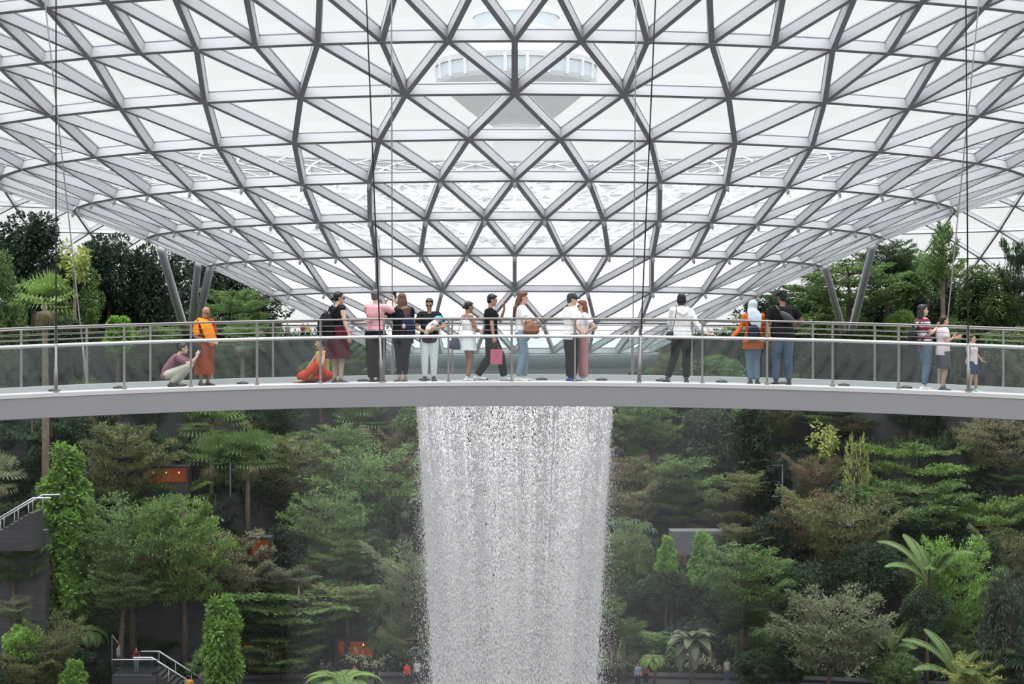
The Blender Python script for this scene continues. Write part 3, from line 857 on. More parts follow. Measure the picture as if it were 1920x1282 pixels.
# carer with a baby
p = Person(805, 0, 1.60, 176, 'person in sunglasses, black polo and white trousers cradling a baby', dy=.85, slim=1.1, skin_c=TAN, head=(-8, 24),
    J=dict(elbL=(.30, .10, 1.12), wrL=(.10, .30, 1.08), elbR=(-.27, .03, 1.10), wrR=(-.07, .26, 1.00)), hands=dict(L=dict(dir=(-1, .2, -.2), palm=(0, -1, .3)), R=dict(dir=(1, .3, .1), palm=(0, -.3, 1))))
p.top((.013, .017, .019), hem=.13, g=.026); p.pants(WHITE, .97, wide=.004, g=.010); p.shoes((.05, .06, .09)); p.hair((.012, .010, .011), 'tied'); p.glasses()
bx, by, bz = p.W((.10, .22, 1.16))
b = empty('baby', (bx, by, bz - .02), 'baby in pale clothes and a blue wrap cradled in the arms', 'baby')
R = Matrix((p.s, p.f, p.u)).transposed()
def bb(mb, nm, c, vox=.008, sm=2):
    me = remeshed(mb, vox, sm, nm); me.transform(Matrix.Translation(-b.location)); me.materials.clear(); me.materials.append(c); return link(nm, me, b)
mb = MB().ell(p.W((.15, .24, 1.25)), (.055, .055, .060), R).tube([p.W((.12, .24, 1.20)), p.W((.02, .26, 1.12))], [.055, .065], 12, rnd=1)
mb.tube([p.W((.0, .27, 1.11)), p.W((-.06, .33, 1.06)), p.W((-.09, .33, .98))], [.035, .03, .022], 8, rnd=1)
mb.tube([p.W((.02, .30, 1.10)), p.W((-.02, .38, 1.06)), p.W((-.05, .37, .98))], [.035, .03, .022], 8, rnd=1)
mb.tube([p.W((.10, .29, 1.19)), p.W((.04, .34, 1.18))], [.022, .016], 8, rnd=1).ell(p.W((.135, .295, 1.245)), (.01, .012, .01))
bb(mb, 'body', skin((.66, .44, .35)))
bb(MB().tube([p.W((.12, .24, 1.20)), p.W((.02, .265, 1.12)), p.W((-.02, .28, 1.09))], [.064, .074, .06], 12, rnd=1), 'romper', cloth((.82, .80, .72)))
bb(MB().ell(p.W((.18, .22, 1.30)), (.085, .05, .04), R).ell(p.W((.22, .20, 1.26)), (.05, .055, .06), R), 'blue_wrap', cloth((.10, .42, .62), .3))

# woman in white dress
p = Person(877, 0, 1.54, 62, 'person in a short white dress with folded arms and dark tied hair', dy=.85, slim=.98, skin_c=(.36, .20, .13), head=(-8, 10),
    J=dict(elbR=(-.21, .10, 1.10), wrR=(.02, .26, 1.10), elbL=(.22, .12, 1.10), wrL=(.0, .27, 1.06), ankL=(.07, .06, .085), ankR=(-.07, -.05, .085), kneeL=(.08, .06, .48), kneeR=(-.06, .05, .48)))
p.skirt(WHITE, top=.16, hem=.66, r0=.145, r1=.215, name='dress_skirt', folds=5, amp=.05, depth=.9)
k = p.k; mb = MB().tube([p.J['pel'], p.J['waist'], p.J['chest'], p.J['chest'].lerp(p.J['shc'], .45)], [.128 * k, .115 * k, .130 * k, .11 * k], 16, rx=[.175 * k, .155 * k, .172 * k, .150 * k], side=p.tdir)
for sg in (1, -1):
    mb.tube([p.W((sg * .10, -.10, 1.28)), p.W((sg * .10, -.03, 1.43)), p.W((sg * .10, .08, 1.38)), p.W((sg * .10, .11, 1.28))], [.012] * 4, 8, rx=[.02] * 4, side=p.s)
p.finish(remeshed(mb, .010, 2, 'bodice'), 'bodice', cloth(WHITE)); p.hair((.016, .014, .016), 'bun'); p.shoes((.80, .80, .80))
hb = empty('handbag', p.W((-.02, -.34, .72)), 'dark shoulder bag behind the person in the white dress', 'bag')
MB().tube([p.W((0, -.32, .73)), p.W((0, -.31, .80)), p.W((0, -.28, .94))], [.05, .045, .02], 12, rx=[.15, .13, .06], side=p.f, rnd=1).build('bag_body', plain((.04, .05, .075)), hb, True)
MB().tube([p.W((.0, -.26, .94)), p.W((-.03, -.19, 1.2)), p.W((-.10, -.08, 1.445)), p.W((-.10, .08, 1.40))], [.007] * 4, 6).build('strap', plain((.35, .03, .05)), hb, True)

# walking man with pink bag
p = Person(920, 0, 1.68, 88, 'person in black tee and trousers striding with a hand at the chin', dy=.85, slim=1.02, skin_c=(.48, .27, .19), head=(0, 14),
    J=dict(ankL=(.08, .26, .095), kneeL=(.085, .20, .50), ankR=(-.08, -.26, .12), kneeR=(-.085, -.02, .48), elbL=(.20, .20, 1.18), wrL=(.10, .27, 1.42), elbR=(-.23, .02, 1.09), wrR=(-.22, .05, .86)),
    hands=dict(L=dict(dir=(-.3, -.1, 1), palm=(-.5, -1, 0), curl=1.0), R=dict(curl=1.3)))
p.top((.012, .012, .014), hem=.12, g=.024); p.pants(BLACK, .99, wide=.014); p.shoes((.78, .78, .78)); p.hair((.010, .010, .011), 'short')
hx = p.W((-.24, .09, .70)); bg = empty('shopping_bag', hx - Vector((0, 0, .38)), 'pink paper shopping bag carried by the walking person in black', 'shopping bag')
mb = MB(); q = [hx + Vector((x * .115 + (.012 if z_ else .02), y * .04, -.36 if z_ else -.07)) for z_ in (1, 0) for x, y in ((-1, -1), (1, -1), (1, 1), (-1, 1))]
mb.hexa(q).build('bag_body', new_mat('pink_paper', (.62, .14, .20), .6), bg)
MB().box(hx + Vector((.016, -.0415, -.19)), (.055, .004, .014)).build('printed_mark', plain((.42, .06, .10)), bg)
for sy in (-1, 1): MB().tube([hx + Vector((-.06, sy * .035, -.08)), hx + Vector((-.02, sy * .01, .01)), hx + Vector((.04, sy * .01, .01)), hx + Vector((.08, sy * .035, -.08))], [.005] * 4, 6).build('bag_handle', plain((.25, .04, .06)), bg, True)

# woman in white tee and jeans with brown bag
p = Person(977, 0, 1.73, 84, 'person with long auburn hair, white tee and light jeans carrying a brown bag', dy=.85, slim=.96, skin_c=LIGHT, head=(0, 10),
    J=dict(elbR=(-.20, .02, 1.12), wrR=(-.16, .24, 1.17), elbL=(.20, .05, 1.10), wrL=(.16, .22, .95), ankL=(.07, .07, .085), ankR=(-.07, -.06, .085), kneeL=(.07, .09, .50), kneeR=(-.07, .03, .50)),
    hands=dict(R=dict(dir=(0, .9, -.35), palm=(0, -.3, -1), curl=.6)))
p.top(WHITE, hem=.04, g=.022); p.pants(DENIM_L, .97, wide=.004); p.shoes((.80, .79, .77)); p.hair((.115, .042, .025), 'long')
hb = empty('handbag', p.W((-.24, .17, .86)), 'brown leather bag hanging from the forearm of the auburn haired person', 'bag')
mb = MB().tube([p.W((-.235, .17, .93)), p.W((-.235, .17, 1.0)), p.W((-.235, .16, 1.10))], [.055, .055, .02], 14, rx=[.155, .145, .09], side=p.f, rnd=1)
mb.build('bag_body', new_mat('brown_leather', (.24, .085, .035), .4, noise=.3, nscale=9), hb, True)
MB().tube([p.W((-.235, .06, 1.05)), p.W((-.22, .08, 1.19)), p.W((-.22, .17, 1.21)), p.W((-.235, .26, 1.05))], [.008] * 4, 6).build('bag_handle', plain((.12, .04, .02)), hb, True)
tag(MB().tube([p.W((.10, .24, .86)), p.W((.10, .34, .85))], [.035, .03], 10, rx=[.05, .045], side=Vector((0, 0, 1)), rnd=1).build('pouch', plain((.16, .09, .09)), smooth=True, origin=p.W((.10, .29, .82))), 'small dark pouch in the far hand of the auburn haired person', 'pouch')

# couple
p = Person(1070, 0, 1.69, 66, 'person in dark cap, white tee and black trousers facing the person in pink', dy=.62, slim=1.05, skin_c=LIGHT, head=(-16, 8),
    J=dict(elbR=(-.25, -.04, 1.10), wrR=(-.27, .12, .90), elbL=(.20, .12, 1.12), wrL=(.08, .24, 1.0), ankL=(.07, .02, .085), ankR=(-.07, .0, .085)), hands=dict(R=dict(dir=(.1, .6, -.5), curl=.7)))
p.top(WHITE, hem=.13, g=.026); p.pants(BLACK, .98, wide=.022); p.shoes((.03, .07, .30)); p.hair((.05, .05, .05), 'crop'); p.cap((.05, .052, .056))
p = Person(1094, 0, 1.57, 266, 'person in white top and dusty pink trousers with a hand on the hip', dy=.95, slim=.98, skin_c=LIGHT, head=(0, 8),
    J=dict(elbL=(.24, -.20, 1.14), wrL=(.17, .0, .98), elbR=(-.2, .05, 1.1), wrR=(-.12, .2, .95)), hands=dict(L=dict(dir=(-.2, .6, -.4))))
p.top(WHITE, hem=-.02, g=.018); p.pants((.52, .23, .25), .98, wide=.040); p.shoes((.82, .82, .82)); p.hair((.16, .055, .03), 'lob'); p.glasses()
cb = empty('camera_bag', p.W((.17, .12, .78)), 'small dark camera hanging between the couple', 'camera')
MB().box(p.W((.17, .16, .83)), (.10, .06, .09)).build('camera_body', plain((.025, .025, .03)), cb)
MB().tube([p.W((.17, .20, .80)), p.W((.17, .26, .78))], [.034, .03], 12).build('lens', plain((.02, .02, .02), .2), cb, True)
MB().tube([p.W((.15, .13, .87)), p.W((.165, .05, 1.02))], [.006] * 2, 6).build('strap', plain((.05, .03, .03)), cb, True)

# white hoodie
p = Person(1278, 0, 1.71, -4, 'person with a black bob, white hoodie and black trousers stretching a hand along the rail', dy=.55, slim=1.0, skin_c=LIGHT, head=(0, 4),
    J=dict(shR=(-.165, 0, 1.36), elbR=(-.29, -.04, 1.10), wrR=(-.47, -.20, .925), elbL=(.21, .12, 1.12), wrL=(.15, .30, 1.0), ankL=(.28, -.06, .10), kneeL=(.13, .02, .50), ankR=(-.09, 0, .085)),
    hands=dict(R=dict(dir=(-1, -.1, -.12), palm=(0, 0, -1), curl=.25)))
p.top((.84, .84, .84), 'long', hem=.06, g=.034, name='hoodie'); p.pants(BLACK, .97, wide=.008); p.shoes((.03, .035, .06)); p.hair((.010, .009, .012), 'bob')
k = p.k; mb = MB().tube([p.W((-.09, -.08, 1.42)), p.W((-.07, -.13, 1.34)), p.W((0, -.15, 1.29)), p.W((.07, -.13, 1.34)), p.W((.09, -.08, 1.42))], [.03, .035, .04, .035, .03], 10, rx=[.04] * 5, side=p.u, rnd=1)
mb.ell(p.W((0, -.115, 1.37)), (.09, .045, .08)); p.finish(remeshed(mb, .011, 3, 'hood'), 'hood', cloth((.84, .84, .84)))
hb = empty('crossbody_bag', p.W((.22, -.06, .82)), 'small black bag on a long strap at the hip of the white hoodie', 'bag')
MB().tube([p.W((.22, -.05, .85)), p.W((.22, -.05, .95))], [.045, .04], 12, rx=[.10, .075], side=p.s, rnd=1).build('bag_body', plain((.02, .022, .03), .35), hb, True)
MB().tube([p.W((.20, -.09, .97)), p.W((.17, -.165, 1.12)), p.W((.14, -.16, 1.28)), p.W((.11, -.09, 1.44)), p.W((.09, .03, 1.44))], [.007] * 5, 6).build('strap', plain((.10, .02, .03)), hb, True)

# hijab
ORG = (.52, .115, .03)
p = Person(1413, 0, 1.60, 6, 'person in a pale blue hijab, orange tunic and jeans leaning towards the rail', dy=.50, slim=.98, skin_c=TAN, head=(-30, 8), lean=4,
    J=dict(elbL=(.27, -.03, 1.12), wrL=(.45, -.18, .93), elbR=(-.23, .06, 1.10), wrR=(-.16, .24, .98), ankL=(.06, .02, .085), ankR=(-.07, .0, .085), kneeL=(.08, .04, .50), kneeR=(-.05, .03, .50)),
    hands=dict(L=dict(dir=(1, -.1, -.2), palm=(0, 0, -1), curl=.3)))
p.top(ORG, 'long', hem=.10, g=.034, name='tunic'); p.skirt(ORG, top=-.02, hem=.72, r0=.19, r1=.21, name='tunic_tail', folds=5, amp=.09, depth=.8); p.pants(DENIM_L, .97, wide=.004, mat=cloth((.16, .22, .31))); p.shoes((.04, .04, .05))
k = p.k; mb = MB()
mb.ell(p.Hd(0, -.022, .035), (.096 * k, .102 * k, .102 * k), p.Rh, 18, 12)
mb.tube([p.Hd(0, -.03, -.02), p.Hd(0, -.05, -.10), p.W((0, -.07, 1.43)), p.W((-.02, -.13, 1.34)), p.W((-.05, -.17, 1.22)), p.W((-.09, -.19, 1.10))], [.092 * k, .085 * k, .085 * k, .055 * k, .035 * k, .012], 16, rx=[.098 * k, .10 * k, .125 * k, .15 * k, .11 * k, .035], side=p.s, rnd=1)
mb.tube([p.Hd(0, .0, -.08), p.W((0, .07, 1.42)), p.W((0, .12, 1.30))], [.08 * k, .08 * k, .03], 14, rx=[.085 * k, .13 * k, .09], side=p.s, rnd=1)
hj = remeshed(mb, .011, 3, 'hijab'); p.finish(hj, 'hijab', cloth((.44, .52, .59)))
backpack(p, (.020, .022, .035), 'small navy backpack over the orange tunic', w=.27, h=.33, d=.13, up=-.14)

# man in black tee
p = Person(1467, 0, 1.79, -8, 'broad person in black cap, black tee and blue jeans with an elbow out', dy=.55, slim=1.22, skin_c=(.28, .15, .10), head=(18, 2),
    J=dict(elbR=(-.37, .02, 1.15), wrR=(-.22, .22, 1.02), elbL=(.28, .0, 1.10), wrL=(.29, -.14, .93), ankL=(.12, .0, .085), ankR=(-.12, .0, .085), kneeL=(.11, .03, .48), kneeR=(-.11, .03, .48), shL=(.19, 0, 1.37), shR=(-.19, 0, 1.37)),
    hands=dict(L=dict(dir=(0, -.4, -.5), curl=.5)))
p.top((.013, .013, .015), hem=.08, g=.026); p.pants(DENIM, .98, wide=.008, g=.008); p.shoes((.02, .022, .028)); p.hair((.015, .013, .013), 'crop'); p.cap((.016, .018, .02))
wb_ = empty('sling_bag', p.W((-.05, -.22, 1.12)), 'dark grey sling bag across the back of the broad person in black', 'bag')
MB().tube([p.W((.07, -.185, 1.29)), p.W((-.03, -.205, 1.21)), p.W((-.15, -.195, 1.13))], [.035, .045, .03], 12, rx=[.05, .085, .05], side=p.u + p.s * .5, rnd=1).build('bag_body', plain((.045, .045, .05), .5), wb_, True)
MB().tube([p.W((.08, -.17, 1.30)), p.W((.15, -.10, 1.43)), p.W((.16, .05, 1.42))], [.006] * 3, 8, rx=[.02] * 3, side=p.s).build('strap', plain((.04, .04, .045)), wb_, True)
MB().box(p.W((-.13, -.245, 1.13)), (.045, .008, .02)).build('label_patch', plain((.5, .5, .5)), wb_)

# striped top
stripe = new_mat('striped_knit', (.8, .8, .8), .85)
nt = stripe.node_tree; tc = nt.nodes.new('ShaderNodeTexCoord'); sx_ = nt.nodes.new('ShaderNodeSeparateXYZ'); nt.links.new(tc.outputs['Object'], sx_.inputs[0])
mu = nt.nodes.new('ShaderNodeMath'); mu.operation = 'MULTIPLY'; mu.inputs[1].default_value = 6.2; nt.links.new(sx_.outputs[2], mu.inputs[0])
fr = nt.nodes.new('ShaderNodeMath'); fr.operation = 'FRACT'; nt.links.new(mu.outputs[0], fr.inputs[0])
rp = nt.nodes.new('ShaderNodeValToRGB'); rp.color_ramp.interpolation = 'CONSTANT'; nt.links.new(fr.outputs[0], rp.inputs[0])
rp.color_ramp.elements[0].color = (.30, .012, .03, 1); rp.color_ramp.elements[1].position = .30; rp.color_ramp.elements[1].color = (.75, .75, .76, 1)
for ps, cc in ((.62, (.03, .03, .04, 1)), (.72, (.75, .75, .76, 1)), (.9, (.04, .03, .035, 1))):
    e = rp.color_ramp.elements.new(ps); e.color = cc
nt.links.new(rp.outputs[0], nt.nodes['Principled BSDF'].inputs['Base Color'])
p = Person(1732, 0, 1.60, 76, 'person with dark bobbed hair and a striped red and white top making a V sign', dy=.75, slim=1.0, skin_c=LIGHT, head=(-12, 0), lean=-4,
    J=dict(elbR=(-.22, .04, 1.13), wrR=(-.12, .24, 1.24), elbL=(.22, .05, 1.12), wrL=(.16, .2, 1.0), ankL=(.07, .05, .085), ankR=(-.07, -.04, .085), kneeL=(.08, .10, .50), kneeR=(-.07, .06, .50), pel=(0, .03, .93), hipL=(.09, .03, .88), hipR=(-.09, .03, .88)),
    hands=dict(R=dict(dir=(0, .2, 1), palm=(-1, .2, 0), up=(0, 1))))
p.top(WHITE, hem=.06, g=.024, mat=stripe, name='striped_top'); p.pants((.13, .19, .27), .96, wide=.004); p.shoes((.80, .80, .78)); p.hair((.020, .015, .016), 'lob')
backpack(p, (.02, .02, .024), 'black backpack worn with the striped top', w=.27, h=.40, d=.15, up=-.14)
PINKS = (.74, .62, .66)
# boy
p = Person(1768, 0, 1.40, 80, 'boy in pale pink shirt and grey shorts pointing with both hands', dy=.70, slim=1.08, skin_c=(.52, .31, .22), head=(-8, -4),
    J=dict(elbR=(-.24, -.02, 1.12), wrR=(-.16, .18, 1.20), elbL=(.22, .16, 1.14), wrL=(.20, .42, 1.20), ankL=(.08, .06, .085), ankR=(-.08, -.06, .085)),
    hands=dict(R=dict(dir=(0, .3, 1), palm=(-1, 0, 0), up=(0, 1)), L=dict(dir=(0, 1, .3), palm=(-1, 0, 0), up=(0, 1))))
p.top(PINKS, hem=.13, g=.030); p.pants((.10, .095, .105), .46, wide=.01, name='shorts'); p.shoes((.05, .07, .13)); p.hair((.013, .011, .012), 'short')
# small boy
p = Person(1822, 0, 1.08, 130, 'small boy in pale pink shirt and navy shorts with arms spread', dy=.60, slim=1.15, skin_c=(.56, .35, .25), head=(10, -2),
    J=dict(elbR=(-.30, .06, 1.14), wrR=(-.38, .12, 1.33), elbL=(.30, .02, 1.10), wrL=(.44, .12, .90), ankL=(.24, .02, .085), ankR=(-.16, -.02, .085), kneeL=(.17, .04, .47), kneeR=(-.12, .04, .47), head=(0, .03, 1.56)),
    hands=dict(R=dict(dir=(-.2, .2, 1), palm=(0, 1, 0), curl=.1), L=dict(dir=(.8, .4, -.2), palm=(0, 0, 1), curl=.1)))
p.top(PINKS, hem=.12, g=.030); p.pants((.035, .065, .14), .42, wide=.015, name='shorts'); p.shoes((.55, .72, .68)); p.hair((.05, .03, .02), 'short')
# ------------------------------------------------------------------ the valley: floor and planted terraces
TIERS = [(-60, 0.0), (127.5, 2.6), (133.5, 6.6), (139.5, 10.6), (145.5, 14.6), (151.5, 18.6), (157.5, 23.4)]
def bow(X): return 11.0 * min(abs(X) / 40.0, 2.0) ** 2 + .9 * math.sin(X * .21 + 1.3) + .5 * math.sin(X * .47)
def rise(t, X): return 0.0 if t in (0, 6) else .9 * math.sin(X * .16 + 1.9 * t) + .35 * math.sin(X * .39 + t)
def ground(X, Y, full=False):
    q = Y + bow(X); z = 0.0; t = 0
    for i, (y0, z0) in enumerate(TIERS):
        if q >= y0: z, t = z0 + rise(i, X), i
    return (z, t) if full else z
def stone(name, c, sc=(1.6, .55), mortar=.25):
    m = new_mat(name, c, .75)
    nt = m.node_tree
    tc = nt.nodes.new('ShaderNodeTexCoord'); br = nt.nodes.new('ShaderNodeTexBrick')
    sp = nt.nodes.new('ShaderNodeSeparateXYZ'); cb = nt.nodes.new('ShaderNodeCombineXYZ')
    nt.links.new(tc.outputs['Object'], sp.inputs[0]); nt.links.new(sp.outputs[0], cb.inputs[0]); nt.links.new(sp.outputs[2], cb.inputs[1])
    nt.links.new(cb.outputs[0], br.inputs['Vector'])
    br.inputs['Color1'].default_value = (*[v * 1.12 for v in c], 1); br.inputs['Color2'].default_value = (*[v * .82 for v in c], 1)
    br.inputs['Mortar'].default_value = (*[v * .5 for v in c], 1)
    br.inputs['Scale'].default_value = 1.0; br.inputs['Brick Width'].default_value = sc[0]; br.inputs['Row Height'].default_value = sc[1]; br.inputs['Mortar Size'].default_value = .02
    nt.links.new(br.outputs[0], nt.nodes['Principled BSDF'].inputs['Base Color'])
    return m
M_STONE = stone('dark_stone_cladding', (.072, .070, .077))
M_SOIL = new_mat('planting_soil', (.025, .028, .018), .9, noise=.4, nscale=.5)
M_PATH = new_mat('grey_path', (.045, .045, .05), .6, noise=.1, nscale=.3)
GX = [x * 1.25 for x in range(-76, 77)]
vs, fs = [], []
for X in GX: vs += [(X, -60, 0), (X, 127.5 - bow(X), 0)]
for i in range(len(GX) - 1):
    a = 2 * i; fs.append((a, a + 2, a + 3, a + 1))
fl = link('floor', mesh_np('floor', vs, fs, (M_PATH,))); tag(fl, 'dark grey path on the valley floor far below the bridge', 'floor', kind='structure')
for t in range(1, len(TIERS)):
    y0, z = TIERS[t]; y1 = TIERS[t + 1][0] if t + 1 < len(TIERS) else 215
    zl = TIERS[t - 1][1]
    tr = empty('terrace', (0, y0, zl), 'planted terrace level %d above the valley floor behind a dark stone wall' % t, 'terrace', kind='structure')
    w = MB(); n = len(GX)
    for X in GX:
        rz_ = rise(t, X); rl = rise(t - 1, X)
        for yy, zz in ((y0, zl + rl - .3), (y0, z + rz_ + .35), (y0 + .35, z + rz_ + .35), (y0 + .35, z + rz_ - .1)):
            w.v.append(Vector((X, yy - bow(X), zz)))
    for i in range(n - 1):
        for j in range(3):
            a = i * 4 + j; w.f.append((a, a + 4, a + 5, a + 1))
    w.build('retaining_wall', M_STONE, tr)
    g = MB()
    for X in GX: g.v += [Vector((X, y0 + .35 - bow(X), z + rise(t, X))), Vector((X, (y1 - bow(X)) + .1 if y1 < 200 else y1, z + rise(t, X)))]
    for i in range(n - 1):
        a = 2 * i; g.f.append((a, a + 2, a + 3, a + 1))
    g.build('planting_bed', M_SOIL, tr)

# ------------------------------------------------------------------ foliage makers (numpy)
FR = np.random.default_rng(11)
def leafy(pos, d, n, l, w, fold=.0):
    """diamond leaves; pos,d,n (k,3), l,w (k,)"""
    d = d / (np.linalg.norm(d, axis=1, keepdims=True) + 1e-9)
    s = np.cross(d, n); s /= (np.linalg.norm(s, axis=1, keepdims=True) + 1e-9)
    up = np.cross(s, d)
    L = l[:, None]; W = w[:, None]
    V = np.stack([pos, pos + d * L * .45 + s * W * .5 + up * W * .12, pos + d * L - up * L * fold, pos + d * L * .45 - s * W * .5 + up * W * .12], 1)
    k = len(pos)
    return V.reshape(-1, 3), (np.arange(4)[None] + 4 * np.arange(k)[:, None])
class FB:
    def __init__(s): s.V = []; s.F = []; s.n = 0
    def add(s, vf):
        s.V.append(vf[0]); s.F.append(vf[1] + s.n); s.n += len(vf[0]); return s
    def mesh(s, name):
        return mesh_np(name, np.concatenate(s.V), np.concatenate(s.F))
def rnd3(k): return FR.normal(0, 1, (k, 3))
def tiered(leaves, pads_per=(5, 8), tiers=7, shape='round', leaf=(.16, .07), up=.25, seedlets=1.0):
    """layered crown in a box of radius 1 and height 1 (z from 0 to 1); returns leaf mesh, branch mesh"""
    fb = FB(); br = MB(); pads = []
    for i in range(tiers):
        z = (i + .35) / tiers
        if shape == 'round': R = math.sin(math.pi * min(1, max(0.08, .18 + .72 * z))) ** .7
        elif shape == 'flat': R = .75 + .3 * math.sin(math.pi * z)
        elif shape == 'cone': R = 1.05 - .85 * z
        else: R = .45 + .6 * z
        m = FR.integers(*pads_per); a0 = FR.uniform(0, 6.28)
        for k in range(m):
            a = a0 + 6.283 * k / m + FR.normal(0, .25)
            r = R * FR.uniform(.72, 1.05)
            tip = np.array([r * math.cos(a), r * math.sin(a), z + up * r * .32 + FR.normal(0, .02)])
            root = np.array([0, 0, max(0.0, z - .10 - .08 * r)])
            pads.append((root, tip, a, r))
    tot = sum(p[3] for p in pads)
    for root, tip, a, r in pads:
        k = int(leaves * r / tot)
        t = FR.beta(2.2, 1.25, k)
        wdt = .36 * r * (1 - .35 * t) * np.sqrt(np.clip(t * 2, 0, 1))
        la = FR.normal(0, .6, k).clip(-1.3, 1.3) * wdt
        base = root[None] * (1 - t[:, None]) + tip[None] * t[:, None]
        side = np.array([-math.sin(a), math.cos(a), 0])
        p = base + side[None] * la[:, None]
        p[:, 2] += FR.normal(0, .016, k) - .05 * np.abs(la) + .04 * np.sin(9 * t + 5 * la)
        # clumps
        q = np.round(p * np.array([9, 9, 14])) / np.array([9, 9, 14]); p = p * .72 + q * .28 + FR.normal(0, .008, (k, 3))
        d = side[None] * (la[:, None] * 3) + np.array([math.cos(a), math.sin(a), .25])[None] + rnd3(k) * .55
        n = np.array([0, 0, 1.0])[None] + rnd3(k) * .38
        fb.add(leafy(p, d, n, FR.uniform(.7, 1.3, k) * leaf[0], FR.uniform(.7, 1.3, k) * leaf[1]))
        mid = root * .5 + tip * .5; mid[2] -= .02
        br.tube([root, mid, tip * .95 + root * .05], [.016, .010, .004], 5)
        for sg in (-1, 1):
            for tt in (.45, .7):
                b0 = root * (1 - tt) + tip * tt
                br.tube([b0, b0 + (tip - root) * .22 + side * sg * .14 * r], [.006, .003], 4)
    br.tube([(0, 0, 0), (0, 0, .5), (0, 0, .92)], [.030, .020, .008], 7)
    return fb.mesh('crown'), br.mesh('branches', None, True)
def bushy(leaves, lumps=26, shape=(1, 1, .5), leaf=(.12, .07), col=False, cone=False):
    asp = 3.4 if (col or cone) else 1.7
    """dense crown, radius 1, z 0..1"""
    fb = FB(); br = MB()
    C = []
    for i in range(lumps):
        z = FR.uniform(.06, .94)
        if col: R = .72 * (1 - .5 * abs(z - .5))
        elif cone: R = .95 * (1 - z) ** .75 + .1
        else: R = math.sqrt(max(0, 1 - (2 * z - 1) ** 2)) * .8
        a = FR.uniform(0, 6.28); r = R * FR.uniform(.55, 1)
        C.append((r * math.cos(a), r * math.sin(a), z))
    for c in C:
        k = leaves // lumps
        u = rnd3(k); u /= np.linalg.norm(u, axis=1, keepdims=True)
        s = (FR.uniform(.20, .34)) * (1 if not col else .95)
        zs = .12 if (col or cone) else .16
        p = np.array(c)[None] + u * np.array([s, s, zs * s / .27])[None] * FR.uniform(.78, 1.05, (k, 1))
        d = u + rnd3(k) * .5 + np.array([0, 0, -.25])[None]
        vf = leafy(p * np.array([1, 1, asp]), d, u * .7 + np.array([0, 0, .7])[None] + rnd3(k) * .3, FR.uniform(.7, 1.3, k) * leaf[0], FR.uniform(.7, 1.3, k) * leaf[1])
        vf[0][:, 2] /= asp; fb.add(vf)
        br.tube([(0, 0, max(0, c[2] - .18)), (c[0] * .8, c[1] * .8, c[2])], [.018, .006], 5)
    br.tube([(0, 0, 0), (0, 0, .9)], [.035, .01], 7)
    return fb.mesh('crown'), br.mesh('branches', None, True)
def fanpalm(nf=24, seg=15):
    """fan fronds, radius 1 about the origin; live and dead fronds"""
    out = []
    for dead in (False, True):
        fb = FB(); st = MB()
        n = 6 if dead else nf
        for i in range(n):
            a = 6.283 * i / n * 2.4 + FR.normal(0, .2)
            el = FR.uniform(-1.3, -.6) if dead else (1.35 - 1.75 * (i / n) + FR.normal(0, .1))
            dr = np.array([math.cos(a) * math.cos(el), math.sin(a) * math.cos(el), math.sin(el)])
            pet = .22 if dead else .46
            hub = dr * pet
            st.tube([(0, 0, 0), Vector(hub)], [.012, .008], 5)
            sd = np.array([-math.sin(a), math.cos(a), 0]); up = np.cross(dr, sd) * -1
            th = np.linspace(-1.55, 1.55, seg)
            ln = .58 * (1 - .22 * np.abs(th) / 1.55) * (.7 if dead else 1)
            D = dr[None] * np.cos(th)[:, None] + sd[None] * np.sin(th)[:, None]
            nn = np.repeat(up[None], seg, 0) + D * 0
            drp = -.35 if not dead else -.6
            D1 = D + np.array([0, 0, drp * .25])[None]
            fb.add(leafy(np.repeat(hub[None], seg, 0), D1, nn, ln, ln * (.15 if not dead else .11), fold=.18))
            # drooping tips
            D1n = D1 / np.linalg.norm(D1, axis=1, keepdims=True)
            fb.add(leafy(hub[None] + D1n * (ln * .72)[:, None], D1 + np.array([0, 0, -.9])[None], nn, ln * .38, ln * .07))
        out.append((fb.mesh('fronds'), st.mesh('stems', None, True)))
    return out
def treefern(nf=15, droop=1.0, ll=.26, pairs=26):
    fb = FB(); st = MB()
    for i in range(nf):
        a = 6.283 * i / nf + FR.normal(0, .12); L = FR.uniform(.85, 1.1); el0 = FR.uniform(.55, 1.05)
        pts = [np.zeros(3)]; el = el0; p = np.zeros(3); dirs = []
        for s_ in range(10):
            d = np.array([math.cos(a) * math.cos(el), math.sin(a) * math.cos(el), math.sin(el)]); dirs.append(d)
            p = p + d * L / 10; pts.append(p.copy()); el -= .20 * droop
        st.tube([Vector(q) for q in pts], list(np.linspace(.014, .003, 11)), 5)
        pts = np.array(pts); sd = np.array([-math.sin(a), math.cos(a), 0])
        tt = np.linspace(.12, .99, pairs); idx = np.clip((tt * 10).astype(int), 0, 9); frac = (tt * 10 - idx)[:, None]
        b = pts[idx] * (1 - frac) + pts[idx + 1] * frac; dd = np.array(dirs)[idx]
        ln = ll * np.sin(np.pi * (tt * .82 + .14)) ** .8
        for sg in (-1, 1):
            D = dd * .45 + sd[None] * sg + np.array([0, 0, -.12])[None]
            fb.add(leafy(b, D, np.cross(D, dd) * sg * -1 + 0, ln, np.full(pairs, L * .9 / pairs * 1.7)))
    return fb.mesh('fronds'), st.mesh('stems', None, True)
